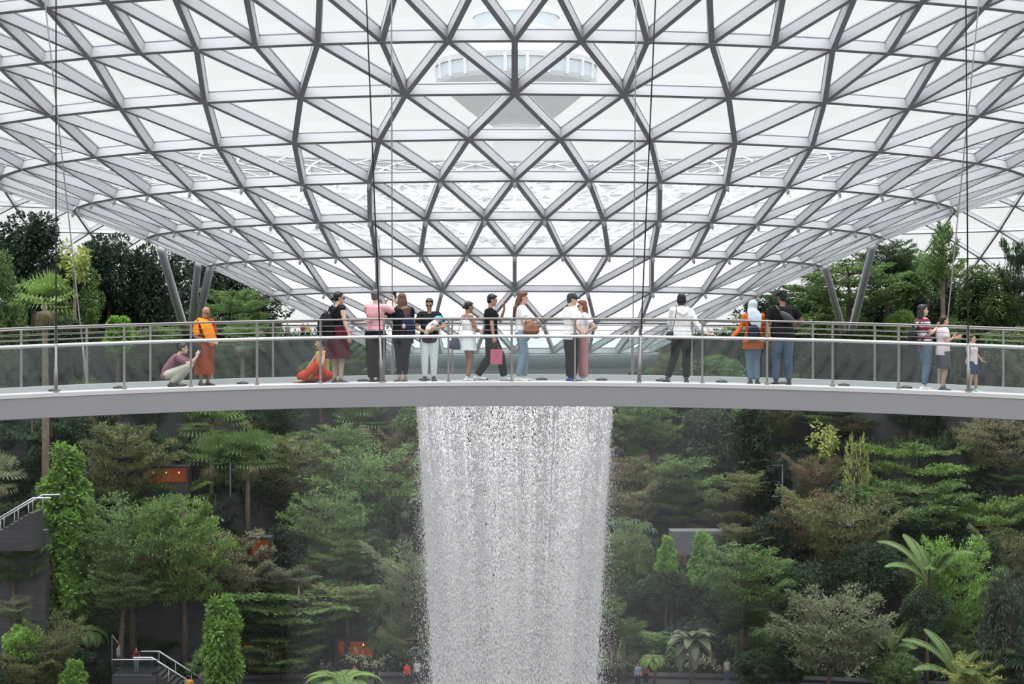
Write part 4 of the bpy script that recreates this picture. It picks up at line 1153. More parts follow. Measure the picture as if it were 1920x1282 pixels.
def paddle(nf=8, dead=False):
    """huge ribbed leaves on stout stalks, radius about 1"""
    fb = FB(); st = MB()
    for i in range(nf):
        a = 6.283 * i / nf + FR.normal(0, .25); el = 1.42 - .16 * (i % 4) - (.9 if dead else 0) ; L = FR.uniform(.85, 1.15)
        p = np.zeros(3); pts = [p.copy()]; dirs = []
        for s_ in range(14):
            d = np.array([math.cos(a) * math.cos(el), math.sin(a) * math.cos(el), math.sin(el)]); dirs.append(d)
            p = p + d * L / 14; pts.append(p.copy()); el -= .035 + .0095 * s_ + (.012 * (i % 3))
        st.tube([Vector(q) for q in pts], list(np.linspace(.030, .004, 15)), 6)
        pts = np.array(pts); sd = np.array([-math.sin(a), math.cos(a), 0]); m = 24
        tt = np.linspace(.34, .99, m); idx = np.clip((tt * 14).astype(int), 0, 13); fr_ = (tt * 14 - idx)[:, None]
        b = pts[idx] * (1 - fr_) + pts[idx + 1] * fr_; dd = np.array(dirs)[idx]
        ln = .155 * np.sin(np.pi * ((tt - .34) / .66 * .86 + .10)) ** .6
        for sg in (-1, 1):
            D = dd * .30 + sd[None] * sg * .9 + np.array([0, 0, -.42])[None]
            fb.add(leafy(b, D, np.cross(D, dd) * -sg, ln, np.full(m, .050)))
    return fb.mesh('fronds'), st.mesh('stems', None, True)
def whorled(nw=46):
    fb = FB(); br = MB()
    for i in range(nw):
        z = FR.uniform(.1, 1); R = .9 * math.sqrt(max(.05, 1 - (1.9 * z - 1) ** 2)) * FR.uniform(.45, 1); a = FR.uniform(0, 6.28)
        c = np.array([R * math.cos(a), R * math.sin(a), z])
        k = 9; t = 6.283 * np.arange(k) / k
        D = np.stack([np.cos(t), np.sin(t), np.full(k, -.35)], 1) + c[None] * np.array([.3, .3, 0])[None]
        fb.add(leafy(np.repeat(c[None], k, 0), D, np.repeat([[0, 0, 1.]], k, 0), np.full(k, .30), np.full(k, .095), fold=.3))
        br.tube([(0, 0, z * .4), Vector(c)], [.014, .007], 4)
    br.tube([(0, 0, 0), (0, 0, .6)], [.03, .02], 6)
    return fb.mesh('crown'), br.mesh('branches', None, True)

LIB = {
 'layered': [tiered(15000, tiers=t, shape=s, leaf=(.056, .025), up=u) for t, s, u in ((4, 'round', .34), (3, 'flat', .28), (5, 'round', .28), (6, 'flat', .30))],
 'spray': [tiered(10000, tiers=5, shape='up', leaf=(.060, .022), up=.9), tiered(10000, tiers=6, shape='round', leaf=(.060, .022), up=.7)],
 'conic': [tiered(6000, tiers=9, shape='cone', leaf=(.080, .036), up=.1)],
 'sparse': [bushy(520, 13, leaf=(.26, .13)), tiered(900, tiers=7, shape='round', leaf=(.13, .07), pads_per=(3, 5))],
 'bushy': [bushy(7500, 34, leaf=(.11, .060)), bushy(8000, 44, leaf=(.11, .055))],
 'column': [bushy(8000, 44, leaf=(.22, .12), col=True)],
 'cone': [bushy(8000, 50, leaf=(.19, .11), cone=True)],
 'whorl': [whorled()], 'fern': [treefern(), treefern(12, 1.25, .30)], 'paddle': [paddle(), paddle(7)], 'bigleaf': [treefern(13, .9, .0, 2)],
}
FP = [fanpalm(), fanpalm(20, 13)]
# broad undivided leaves for the big rosette plants
def rosette():
    fb = FB(); st = MB()
    for i in range(26):
        a = 6.283 * i / 26 * 3.3 + FR.normal(0, .15); el = 1.2 - 1.5 * i / 26; L = FR.uniform(.8, 1.05)
        d0 = np.array([math.cos(a), math.sin(a), 0]); sd = np.array([-math.sin(a), math.cos(a), 0])
        p = np.zeros(3); rows = []; m = 9
        for s_ in range(m + 1):
            t = s_ / m; w = .15 * math.sin(math.pi * min(1, .06 + t * .94)) ** .7 * (1 if t > .15 else .25)
            rows += [p - sd * w + [0, 0, .03], p.copy(), p + sd * w + [0, 0, .03]]
            p = p + (d0 * math.cos(el) + np.array([0, 0, math.sin(el)])) * L / m; el -= .19
        V = np.array(rows); Fq = []
        for s_ in range(m):
            for j in range(2): Fq.append([s_ * 3 + j, s_ * 3 + j + 1, s_ * 3 + j + 4, s_ * 3 + j + 3])
        fb.add((V, np.array(Fq)))
        st.tube([(0, 0, -.02), Vector(rows[4])], [.014, .01], 5)
    return fb.mesh('fronds'), st.mesh('stems', None, True)
LIB['bigleaf'] = [rosette()]

def leafmat(name, c, rnd=.22): return new_mat(name, c, .5, spec=.25, noise=.32, nscale=1.1, transl=.35, objrand=rnd)
TONE = dict(green=(.085, .155, .035), fresh=(.125, .215, .035), bright=(.14, .28, .025), dark=(.030, .060, .025), deep=(.020, .040, .024), olive=(.115, .135, .040),
            brown=(.125, .095, .045), beige=(.165, .160, .080), pale=(.120, .140, .070), yellow=(.27, .31, .06), teal=(.045, .095, .055), grey=(.055, .080, .050))
TM = {k: leafmat(k + '_foliage', tuple(.82 * q * 1.55 + .18 * 1.5 * (v[0] * .3 + v[1] * .6 + v[2] * .1) for q in v)) for k, v in TONE.items()}
M_BARK = new_mat('bark', (.115, .080, .060), .85, noise=.3, nscale=3, objrand=.25)
M_BARKP = new_mat('pale_bark', (.19, .15, .11), .85, noise=.25, nscale=3)
M_DEAD = leafmat('withered_fronds', (.36, .30, .20))
def slot(me):
    if not me.materials: me.materials.append(None)
for v in LIB.values():
    for a_, b_ in v: slot(a_); slot(b_)
for v in FP:
    for a_, b_ in v: slot(a_); slot(b_)
def inst(name, me, parent, mat, loc, sc, rz):
    o = link(name, me, parent)
    o.material_slots[0].link = 'OBJECT'; o.material_slots[0].material = mat
    o.location = loc; o.scale = sc; o.rotation_euler = (0, 0, rz)
    return o
KN = dict(layered='layered_tree', spray='feathery_tree', conic='conifer_shaped_tree', sparse='sparse_tree', bushy='bushy_tree', column='columnar_tree', cone='topiary_tree', whorl='umbrella_leaf_tree',
          fern='tree_fern', paddle='traveller_palm', bigleaf='broad_leaved_rosette_plant', palm='fan_palm')
KW = dict(layered='tree with flat layered tiers', spray='tree with upswept feathery sprays', conic='narrow tiered tree', sparse='slender sparse tree', bushy='dense leafy tree', column='tall column-shaped tree',
          cone='clipped cone-shaped tree', whorl='tree with whorls of long leaves', fern='tree fern with arching fronds', paddle='palm with huge ribbed paddle leaves', bigleaf='plant with a rosette of broad leaves', palm='fan palm')
TW = dict(green='mid green', fresh='fresh green', bright='bright green', dark='dark green', deep='almost black green', olive='olive green', brown='brownish', beige='beige green', pale='pale dusty green', yellow='yellow green', teal='blue green', grey='grey green')
LM = [(0, 'at the left edge'), (62, 'left of the first cable'), (135, 'just right of the first dark cable'), (215, 'left of the photographer'), (300, 'under the photographer'),
      (372, 'under the monk'), (440, 'just right of the monk'), (520, 'between monk and maroon skirt'), (600, 'under the maroon skirt'), (665, 'just left of the man in pink'), (725, 'under the man in pink'),
      (790, 'at the left flank of the waterfall'), (1150, 'at the right flank of the waterfall'), (1215, 'left of the white hoodie'), (1285, 'under the white hoodie'), (1350, 'between white hoodie and hijab'),
      (1415, 'under the hijab'), (1475, 'under the black cap'), (1545, 'right of the black cap'), (1620, 'under the gap left of the family'), (1690, 'left of the striped top'),
      (1750, 'under the striped top'), (1815, 'under the small boy'), (1880, 'right of the small boy'), (1930, 'at the right edge')]
def rowword(py):
    for lim, w in ((470, 'topmost'), (540, 'high above the railing'), (600, 'above the railing'), (660, 'at railing height'), (765, 'behind the railing glass'), (830, 'just below the bridge'), (890, 'upper rows'),
                   (960, 'well below the bridge'), (1040, 'halfway down the valley'), (1110, 'lower valley'), (1180, 'low in the valley'), (1230, 'near the picture bottom'), (1400, 'at the picture bottom')):
        if py < lim: return w
TL = []
def label_trees():
    ent = []
    for o, kind, tone, px, py, size in TL:
        lm = min(LM, key=lambda q: abs(q[0] - px))[1]
        if py < 660: lm = lm.replace('under', 'in line with')
        sz = 'small ' if size < 45 else 'big ' if size > 150 else ''
        ent.append([o, sz + TW[tone] + ' ' + KW[kind], sz + TW[tone] + ' ' + KN[kind].replace('_', ' '), lm, rowword(py), px])
    def groups(es, key):
        g = {}
        for e in es: g.setdefault(key(e), []).append(e)
        return g
    for k1, g1 in groups(ent, lambda e: (e[2], e[3])).items():
        if len(g1) == 1:
            e = g1[0]; t = e[1] + ' ' + e[3]
            e[0]['label'] = t if len(t.split()) <= 16 else e[2] + ' ' + e[3]; continue
        for k2, g2 in groups(g1, lambda e: e[4]).items():
            g2.sort(key=lambda e: e[5]); n = len(g2)
            for i, e in enumerate(g2):
                t = e[2] + ' ' + e[3] + ', ' + e[4]
                if n > 1: t = ('left-hand ' if i == 0 else 'right-hand ' if i == n - 1 else 'middle ' if n == 3 else ['', 'second from left ', 'third from left ', 'fourth from left '][min(i, 3)]) + t
                e[0]['label'] = t
NT = [0]; HEROES = []
def tree(kind, tone, px, yt, yb, wpx, Y, trunk=None, var=None, label=None, base=None):
    """crown from picture row yt to yb at distance Y, wpx wide; trunk runs to the ground (or to row `base`)"""
    NT[0] += 1
    gw, gh = dict(layered=(1.38, .22), spray=(1.3, .12), sparse=(1.2, .1), palm=(1.2, .1), fern=(1.45, .2), paddle=(1.8, .15), bigleaf=(1.2, 0), bushy=(1.22, .12), column=(1.12, .05), cone=(1.1, 0), whorl=(1.15, .1), conic=(1.0, 0))[kind]
    if label == 'bg': gw, gh, label = 1.2, .1, None
    else: HEROES.append((px, yt, yb, wpx, Y))
    w0 = wpx; wpx *= gw; hh_ = yb - yt; yb += hh_ * gh; yt -= hh_ * gh * (.0 if kind == 'paddle' else .35)
    rz = FR.uniform(0, 6.28)
    if Y < 158 and yb > 600:
        while Y > 104 and ground(PX(px, Y), Y) > PZ(yb, Y) - .5: Y -= .75
    X = PX(px, Y); z0 = ground(X, Y)
    if base is not None: z0 = max(z0, PZ(base, Y))
    zt, zb, R = PZ(yt, Y), PZ(yb, Y), wpx / 2 / F * Y
    if kind == 'palm': zb = PZ((yt + yb) / 2 + .08 * (yb - yt), Y)
    zb = max(zb, z0 + .1)
    o = empty(KN[kind], (X, Y, z0), label, 'tree' if kind not in ('fern', 'bigleaf') else 'plant')
    if not label: TL.append((o, kind, tone, px, (yt + yb) / 2, w0))
    H = max(.4, zt - zb)
    rt = max(.055, .028 * (zb - z0) ** .6 + .04 * R) if trunk is None else trunk
    lean = FR.normal(0, .12)
    tr = MB().tube([(lean * .6, 0, -.1), (lean, 0, (zb - z0) * .5), (0, 0, zb - z0 + .04 * H)], [rt * 1.15, rt, rt * .72], 8)
    link('trunk', tr.mesh('trunk', M_BARKP if kind == 'palm' else M_BARK, True), o)
    c = (0, 0, zb - z0)
    if kind == 'palm':
        (l0, s0), (l1, s1) = FP[NT[0] % 2]
        inst('fronds', l0, o, TM[tone], c, (R, R, R), rz); inst('frond_stems', s0, o, TM['olive'], c, (R, R, R), rz)
        inst('withered_fronds', l1, o, M_DEAD, c, (R, R, R), rz)
    elif kind in ('fern', 'paddle', 'bigleaf'):
        fr, st = LIB[kind][(var if var is not None else NT[0]) % len(LIB[kind])]
        s = (R, R, R * (1.15 if kind == 'paddle' else 1))
        inst('fronds', fr, o, TM[tone], c, s, rz); inst('frond_stems', st, o, TM['olive'], c, s, rz)
    else:
        if kind == 'layered' and H / R > 1.25 and wpx > 110: var = 2 + NT[0] % 2
        cr, br = LIB[kind][(var if var is not None else NT[0]) % len(LIB[kind])]
        inst('crown', cr, o, TM[tone], c, (R, R, H), rz); inst('branches', br, o, M_BARK, c, (R, R, H), rz)
    return o
T = tree
# ---- left of the waterfall
T('layered', 'dark', 60, 785, 885, 160, 146); T('cone', 'bright', 120, 838, 1010, 100, 121); T('column', 'bright', 118, 960, 1150, 105, 120.5); T('palm', 'green', 162, 715, 800, 110, 148)
T('bushy', 'dark', 130, 775, 850, 90, 150); T('layered', 'olive', 236, 803, 905, 150, 139); T('layered', 'fresh', 318, 898, 955, 125, 133, var=1); T('layered', 'green', 235, 915, 960, 90, 134)
T('layered', 'green', 250, 944, 1080, 190, 121, var=0); T('layered', 'fresh', 345, 948, 1090, 150, 120, var=3); T('layered', 'green', 232, 1072, 1125, 105, 117)
T('palm', 'green', 398, 735, 835, 120, 150); T('palm', 'green', 397, 805, 905, 105, 138); T('palm', 'green', 467, 812, 895, 110, 134); T('palm', 'teal', 310, 815, 890, 90, 141)
T('sparse', 'yellow', 478, 786, 822, 46, 149, var=0); T('layered', 'green', 520, 808, 850, 110, 147, var=1); T('layered', 'olive', 560, 828, 905, 120, 144); T('layered', 'green', 640, 800, 840, 90, 149)
T('layered', 'green', 635, 832, 880, 90, 146); T('layered', 'green', 690, 846, 965, 175, 137, trunk=.13); T('palm', 'green', 677, 745, 820, 100, 150); T('spray', 'brown', 762, 803, 880, 100, 148); T('layered', 'brown', 755, 865, 935, 110, 146)
T('spray', 'pale', 560, 868, 965, 150, 139); T('palm', 'green', 612, 872, 955, 75, 136); T('layered', 'green', 610, 932, 1015, 130, 130, trunk=.12); T('whorl', 'grey', 782, 924, 1015, 80, 134); T('whorl', 'pale', 780, 922, 950, 44, 133.6)
T('layered', 'beige', 440, 1005, 1100, 130, 123); T('bushy', 'deep', 540, 998, 1075, 90, 128); T('layered', 'green', 655, 1008, 1060, 130, 127, var=2); T('layered', 'pale', 530, 1062, 1095, 100, 124)
T('layered', 'green', 560, 1098, 1150, 220, 122, var=1); T('layered', 'olive', 650, 1098, 1140, 140, 123, var=2); T('layered', 'green', 530, 1165, 1200, 170, 121.5, var=1); T('layered', 'green', 525, 1205, 1245, 130, 119)
T('spray', 'pale', 778, 1048, 1170, 150, 119, trunk=.14); T('layered', 'olive', 770, 1160, 1215, 90, 118.5); T('column', 'bright', 418, 1128, 1290, 72, 115); T('fern', 'fresh', 640, 1205, 1270, 118, 117, var=0)
T('bushy', 'bright', 48, 1178, 1232, 70, 112); T('cone', 'bright', 137, 1238, 1300, 52, 111); T('layered', 'green', 25, 1000, 1070, 110, 117); T('layered', 'pale', 20, 1120, 1150, 60, 114); T('layered', 'olive', 60, 1205, 1262, 110, 112)
T('fern', 'green', 160, 1120, 1175, 80, 117); T('bigleaf', 'teal', 48, 1140, 1170, 60, 116); T('palm', 'pale', -8, 855, 925, 100, 120); T('bigleaf', 'teal', 85, 780, 835, 90, 149); T('bushy', 'dark', 60, 870, 930, 90, 140)
T('spray', 'olive', 95, 1180, 1282, 110, 113); T('palm', 'green', 385, 1215, 1275, 70, 117); T('column', 'dark', 150, 880, 1080, 60, 127); T('bushy', 'dark', 260, 805, 850, 90, 150); T('column', 'dark', 705, 1000, 1090, 45, 127)
T('fern', 'green', 770, 1020, 1055, 70, 128); T('column', 'dark', 712, 975, 1060, 34, 131); T('fern', 'green', 715, 1140, 1190, 60, 122); T('whorl', 'dark', 710, 1130, 1190, 50, 121); T('bushy', 'dark', 750, 1180, 1240, 60, 122)
T('sparse', 'fresh', 731, 1045, 1062, 26, 126, var=0); T('layered', 'dark', 460, 1090, 1180, 130, 126)
# ---- right of the waterfall
T('layered', 'green', 1190, 762, 815, 90, 152); T('sparse', 'yellow', 1157, 772, 792, 36, 147, var=0); T('layered', 'fresh', 1268, 760, 812, 130, 150, var=1); T('layered', 'green', 1232, 790, 830, 60, 152)
T('bushy', 'grey', 1335, 765, 865, 110, 149); T('column', 'dark', 1405, 764, 900, 75, 145); T('column', 'bright', 1378, 770, 885, 34, 144); T('cone', 'bright', 1192, 826, 868, 50, 147); T('whorl', 'pale', 1158, 806, 842, 44, 148)
T('layered', 'green', 1268, 856, 925, 145, 140, trunk=.13); T('layered', 'green', 1262, 910, 965, 130, 140.2, var=1); T('spray', 'brown', 1172, 862, 930, 110, 143); T('spray', 'beige', 1178, 915, 990, 130, 136); T('layered', 'olive', 1370, 912, 990, 140, 138)
T('layered', 'olive', 1390, 988, 1020, 110, 138, var=2); T('layered', 'olive', 1412, 888, 920, 100, 142); T('column', 'deep', 1455, 872, 1000, 62, 136); T('bushy', 'deep', 1455, 975, 1070, 105, 135); T('spray', 'brown', 1532, 872, 945, 100, 141)
T('layered', 'brown', 1520, 930, 1010, 110, 138); T('sparse', 'yellow', 1546, 798, 855, 56, 147, var=0); T('sparse', 'yellow', 1607, 820, 960, 50, 145, var=1); T('layered', 'fresh', 1545, 856, 890, 90, 145, var=2)
T('layered', 'fresh', 1718, 824, 900, 190, 140, trunk=.15, var=1); T('layered', 'green', 1722, 905, 975, 190, 139.5, var=2); T('spray', 'beige', 1872, 788, 868, 140, 139, trunk=.16); T('layered', 'fresh', 1850, 936, 1010, 150, 131, var=0)
T('spray', 'olive', 1590, 950, 1075, 200, 127, var=0, trunk=.16); T('paddle', 'green', 1742, 1003, 1095, 130, 117); T('paddle', 'green', 1668, 1125, 1235, 120, 116); T('paddle', 'green', 1800, 1190, 1290, 150, 112)
T('layered', 'bright', 1792, 1022, 1150, 125, 119, var=3); T('bushy', 'dark', 1842, 1010, 1085, 75, 123); T('bushy', 'grey', 1895, 1100, 1290, 100, 110); T('spray', 'green', 1152, 998, 1090, 110, 117.5, trunk=.14)
T('layered', 'fresh', 1140, 1122, 1150, 60, 117.6, var=2); T('layered', 'fresh', 1172, 1160, 1185, 60, 117.7, var=2); T('whorl', 'grey', 1182, 970, 1030, 90, 133); T('cone', 'bright', 1250, 1006, 1070, 36, 125); T('cone', 'bright', 1321, 1000, 1100, 52, 125)
T('cone', 'green', 1212, 1014, 1080, 34, 129.5); T('layered', 'green', 1392, 1028, 1115, 150, 118, trunk=.15, var=0); T('layered', 'green', 1400, 1142, 1165, 90, 118.5, var=2); T('layered', 'green', 1428, 1190, 1225, 100, 119); T('bigleaf', 'pale', 1298, 1120, 1205, 110, 117)
T('fern', 'fresh', 1226, 1190, 1228, 56, 117); T('fern', 'green', 1150, 1205, 1240, 60, 119); T('layered', 'pale', 1560, 1115, 1225, 165, 113, trunk=.14, var=0); T('bushy', 'dark', 1735, 1110, 1170, 80, 115.5); T('bushy', 'green', 1675, 1235, 1290, 90, 112); T('column', 'deep', 1610, 1098, 1190, 46, 119); T('layered', 'yellow', 1832, 1235, 1300, 90, 110)
T('fern', 'green', 1690, 1240, 1290, 80, 113); T('bushy', 'dark', 1260, 1080, 1130, 110, 126); T('bushy', 'dark', 1200, 1100, 1160, 80, 126); T('bushy', 'dark', 1340, 1100, 1170, 90, 125); T('spray', 'olive', 1890, 1010, 1100, 120, 124)
T('layered', 'green', 1640, 905, 950, 90, 142); T('bushy', 'dark', 1700, 960, 1010, 120, 136); T('column', 'teal', 1572, 905, 990, 45, 138); T('palm', 'dark', 1935, 1210, 1290, 110, 108); T('layered', 'green', 1905, 870, 905, 80, 137); T('bushy', 'dark', 1820, 880, 940, 110, 138)
T('bushy', 'dark', 1640, 1030, 1110, 120, 124); T('layered', 'green', 1560, 765, 800, 120, 150); T('column', 'dark', 1750, 775, 812, 46, 149); T('bushy', 'fresh', 1740, 778, 815, 40, 147); T('spray', 'brown', 1590, 785, 815, 100, 149)
T('bushy', 'dark', 1510, 1060, 1150, 110, 124); T('fern', 'green', 1450, 1130, 1180, 90, 121); T('column', 'dark', 1480, 1180, 1270, 60, 120); T('palm', 'dark', 1190, 1190, 1240, 60, 120); T('bushy', 'dark', 1420, 1225, 1275, 80, 118)
# ---- seen through the railing and above it
for (k_, t_, px, yt, yb, w, Y) in [
    ('bushy', 'deep', 62, 424, 560, 145, 150), ('sparse', 'yellow', 140, 460, 520, 60, 147), ('bushy', 'green', 140, 500, 610, 90, 152), ('bushy', 'deep', 206, 450, 560, 105, 156), ('bushy', 'dark', 215, 545, 640, 100, 160), ('bushy', 'deep', 300, 470, 620, 115, 158),
    ('bushy', 'deep', 385, 495, 600, 130, 168), ('layered', 'green', 430, 545, 612, 125, 152), ('palm', 'fresh', 84, 520, 602, 115, 126), ('column', 'bright', 222, 596, 655, 50, 140), ('bushy', 'green', -5, 500, 660, 90, 140), ('bushy', 'dark', 480, 545, 610, 110, 175),
    ('layered', 'green', 480, 600, 640, 90, 150), ('palm', 'green', 455, 608, 660, 80, 142), ('layered', 'green', 330, 610, 650, 120, 148), ('bushy', 'green', 255, 620, 680, 100, 146), ('bushy', 'dark', 110, 610, 700, 120, 144),
    ('conic', 'green', 1768, 416, 520, 105, 142), ('layered', 'dark', 1662, 455, 505, 95, 150), ('layered', 'green', 1592, 492, 560, 185, 146), ('bushy', 'green', 1700, 480, 560, 110, 152), ('bushy', 'dark', 1745, 505, 600, 110, 158), ('bushy', 'green', 1856, 512, 600, 100, 146),
    ('layered', 'dark', 1908, 455, 600, 70, 148), ('bushy', 'green', 1540, 560, 640, 120, 158), ('layered', 'dark', 1500, 535, 575, 110, 162), ('bushy', 'dark', 1640, 560, 630, 120, 162), ('column', 'dark', 1815, 560, 640, 40, 150), ('column', 'deep', 1722, 560, 640, 36, 154),
    ('bushy', 'green', 1600, 600, 660, 90, 148), ('bushy', 'fresh', 1690, 590, 640, 60, 147), ('bushy', 'green', 1900, 620, 690, 110, 140), ('layered', 'green', 1450, 590, 640, 130, 156), ('bushy', 'dark', 1560, 640, 700, 120, 146), ('bushy', 'green', 1800, 600, 650, 70, 150)]:
    T(k_, t_, px, yt, yb, w, Y)
# dense planting between, row by row
hid = random.Random(5)
HERO = [h for h in HEROES if h[4] < 152]
def skip(px, py, Y):
    for hx, h0, h1, hw, hY in HERO:
        if Y < hY + 1 and abs(px - hx) < .5 * hw + 22 and h0 - 25 < py < h1 + 25: return True
    if 812 < px < 1118 and py > 700: return True
    if 195 < px < 400 and py > 1040: return True
    if px < 75 and py > 860: return True
    if 1245 < px < 1375 and 985 < py < 1050: return True
    if 1560 < px < 1660 and 840 < py < 960: return True
    if 262 < px < 352 and 860 < py < 915: return True
    if 465 < px < 505 and 1000 < py < 1060: return True
    if 440 < px < 720 and py > 1185: return True
    return False
def filler(X, q, hgt, w, k_, t_):
    Y = q - bow(X); g = ground(X, Y)
    px = CX + X / Y * F; pz = lambda z: HY - (z - EZ) / Y * F
    top, bot = pz(g + hgt), pz(g + hgt * (.12 if k_ == 'bushy' else .34))
    if not (-60 < px < 1980) or top > 1290: return
    if skip(px, (top + bot) / 2, Y): return
    T(k_, t_, px, top, bot, w / Y * F, Y, label='bg')
for t in range(0, 6):
    q0, q1 = TIERS[t][0] + .9, TIERS[t + 1][0] - .6
    if t == 0: q0 = 124.3
    for i in range(30 if t else 22):
        X = -42 + 84 * (i + hid.random()) / (30 if t else 22)
        k_ = hid.choice(['bushy', 'layered', 'layered', 'spray', 'bushy', 'layered', 'fern'])
        t_ = hid.choice(['dark', 'green', 'deep', 'green', 'olive', 'teal', 'dark']) if k_ != 'spray' else hid.choice(['olive', 'brown', 'green'])
        hgt = hid.uniform(2.6, 4.4) if k_ in ('bushy', 'fern') else hid.uniform(3.8, 6.8)
        if t == 0: hgt *= .7
        filler(X, hid.uniform(q0, q1), hgt, hid.uniform(3.2, 5.0) if k_ != 'fern' else 2.6, k_, t_)
# canopy level far background, so that nothing is bare under the roof
for i in range(16):
    px = (-40 + i * 34) if i < 11 else (1440 + (i - 11) * 110)
    T('bushy', hid.choice(['deep', 'dark']), px, hid.uniform(545, 580), 640, 120, hid.uniform(172, 178), label='bg')
label_trees()

# ------------------------------------------------------------------ low planting, one uncountable mass per terrace
for t in range(0, len(TIERS)):
    y0, z = TIERS[t]; y1 = TIERS[t + 1][0] if t + 1 < len(TIERS) else 172
    if t == 0: y0, y1 = 123.5, 127.3
    k = 34000 if t < 6 else 30000
    X = FR.uniform(-44, 44, k); q = FR.uniform(y0 + .4, y1, k)
    b = 11.0 * (np.abs(X) / 40.0).clip(0, 2) ** 2 + .9 * np.sin(X * .21 + 1.3) + .5 * np.sin(X * .47)
    z = z + (0 if t in (0, 6) else 1) * (.9 * np.sin(X * .16 + 1.9 * t) + .35 * np.sin(X * .39 + t))
    hgt = (.45 + .55 * np.sin(X * .9 + t) * np.sin(q * 1.3 + X * .35)).clip(.1, 1) * 1.3
    Z = z + FR.random(k) ** .6 * hgt
    front = FR.random(k) < .38; Z[front] = (z + 0 * X)[front] - FR.random(front.sum()) ** 1.4 * 2.6 * (.5 + .5 * np.sin(X[front] * 1.7 + 2 * t)).clip(0, 1) + .3; q[front] = y0 - .05 - FR.random(front.sum()) * .25
    if t == 0: front[:] = False; Z = z + FR.random(k) * .7 * hgt + .1
    pos = np.stack([X, q - b, Z], 1)
    fb = FB().add(leafy(pos, rnd3(k) + np.array([0, 0, .8])[None], rnd3(k) * .5 + np.array([0, -.4, 1])[None], FR.uniform(.22, .5, k), FR.uniform(.07, .15, k)))
    o = link('undergrowth', fb.mesh('undergrowth')); o.data.materials.append(leafmat('undergrowth_%d' % t, (.040, .075, .022) if t % 2 else (.030, .060, .024), 0))
    tag(o, 'mixed low green plants covering %s' % ('the edge of the valley floor path', 'the lowest terrace', 'the second terrace', 'the third terrace', 'the fourth terrace', 'the terrace just under the bridge', 'the garden level behind the railing')[t], 'plants', kind='stuff')
# pale orchids along the path, behind a low kerb
k = 1500
X = FR.uniform(-38, 38, k); X = X[(FR.random(k) < (.25 + .75 * (np.sin(X * 1.1) > -.2)))]; X = X[(np.abs(X) > 4.6) & (X > -20)]; k = len(X)
b = 11.0 * (np.abs(X) / 40.0) ** 2
m = 6
yq = 120.2 - b * .6 + FR.uniform(-.4, .9, k)
pos = np.repeat(np.stack([X, yq, .55 + .9 * FR.random(k) + .35 * np.sin(X * 2.1)], 1), m, 0) + FR.normal(0, .10, (k * m, 3))
fb = FB().add(leafy(pos, rnd3(k * m) + np.array([0, 0, .3])[None], rnd3(k * m) + np.array([0, -1, .5])[None], np.full(k * m, .17), np.full(k * m, .12)))
o = link('orchids', fb.mesh('orchids')); o.data.materials.append(new_mat('cream_petals', (.55, .57, .40), .6, transl=.3))
tag(o, 'sprays of small cream orchids along the edge of the lower path', 'flowers', kind='stuff')
n = 16000; X = FR.uniform(-20, 38, n); X = X[np.abs(X) > 4.3]; n = len(X); b = 11.0 * (np.abs(X) / 40.0) ** 2
pos = np.stack([X, 120.2 - b * .6 + FR.uniform(-.5, 1.0, n), FR.random(n) * .75 * (.6 + .4 * np.sin(X * 1.3)) + .02], 1)
fb = FB().add(leafy(pos, rnd3(n) + np.array([0, 0, .8])[None], rnd3(n) * .5 + np.array([0, -.4, 1])[None], FR.uniform(.2, .42, n), FR.uniform(.06, .12, n)))
o = link('undergrowth', fb.mesh('undergrowth')); o.data.materials.append(leafmat('border_planting', (.035, .065, .028), 0))
tag(o, 'low dark planting under the cream orchids beside the path', 'plants', kind='stuff')
for sg, x0, x1 in ((-1, -20, -4.3), (1, 4.3, 38)):
    xs = np.linspace(x0, x1, 16); mb = MB()
    mb.tube([Vector((x, 119.5 - 11 * (x / 40) ** 2 * .6, .2)) for x in xs], [.24] * 16, 4, rx=[.14] * 16, side=Vector((0, 1, 0)))
    o = mb.build('kerb', M_STONE, origin=((x0 + x1) / 2, 119, 0)); tag(o, 'low dark stone kerb of the flower border ' + ('left' if sg < 0 else 'right') + ' of the waterfall', 'kerb', kind='structure')
# ------------------------------------------------------------------ control tower outside, roof columns, stairs, shopfronts, signs, far people
M_TOW = new_mat('pale_concrete', (.80, .82, .84), .7, noise=.04, nscale=.1)
M_TOWG = new_mat('pale_window_band', (.66, .73, .78), .3)
TY = 420.0
def lathe_px(name, prof, mat, parent, cx=968, seg=48):
    vs, fs = [], []
    for r, y in prof:
        for k in range(seg):
            a = 2 * math.pi * k / seg
            vs.append((r / F * TY * math.cos(a), r / F * TY * math.sin(a), PZ(y, TY) - EZ))
    for i in range(len(prof) - 1):
        for k in range(seg):
            a = i * seg + k; b = i * seg + (k + 1) % seg
            fs.append((a, b, b + seg, a + seg))
    return link(name, mesh_np(name, vs, fs, (mat,), False), parent)
tw = empty('control_tower', (PX(968, TY), TY, EZ), 'pale round airport control tower faintly seen outside through the glass roof', 'tower')
lathe_px('shaft', [(44, 640), (44, 236), (70, 222), (92, 205), (122, 180)], M_TOW, tw)
lathe_px('lower_body', [(122, 180), (146, 160), (150, 152)], M_TOW, tw)
lathe_px('window_band', [(148, 152), (150, 128)], M_TOWG, tw)
lathe_px('drum', [(152, 128), (154, 118), (140, 108), (118, 100), (118, 96), (60, 84)], M_TOW, tw)
lathe_px('gallery_windows', [(112, 104), (112, 92)], M_TOWG, tw)
lathe_px('cab_base', [(60, 86), (70, 80), (72, 66)], M_TOW, tw, seg=16)
lathe_px('cab_windows', [(72, 52), (80, 34)][::-1] + [(70, 56)], M_TOWG, tw, seg=16)
lathe_px('cab_rim', [(72, 66), (70, 52)], M_TOW, tw, seg=16)
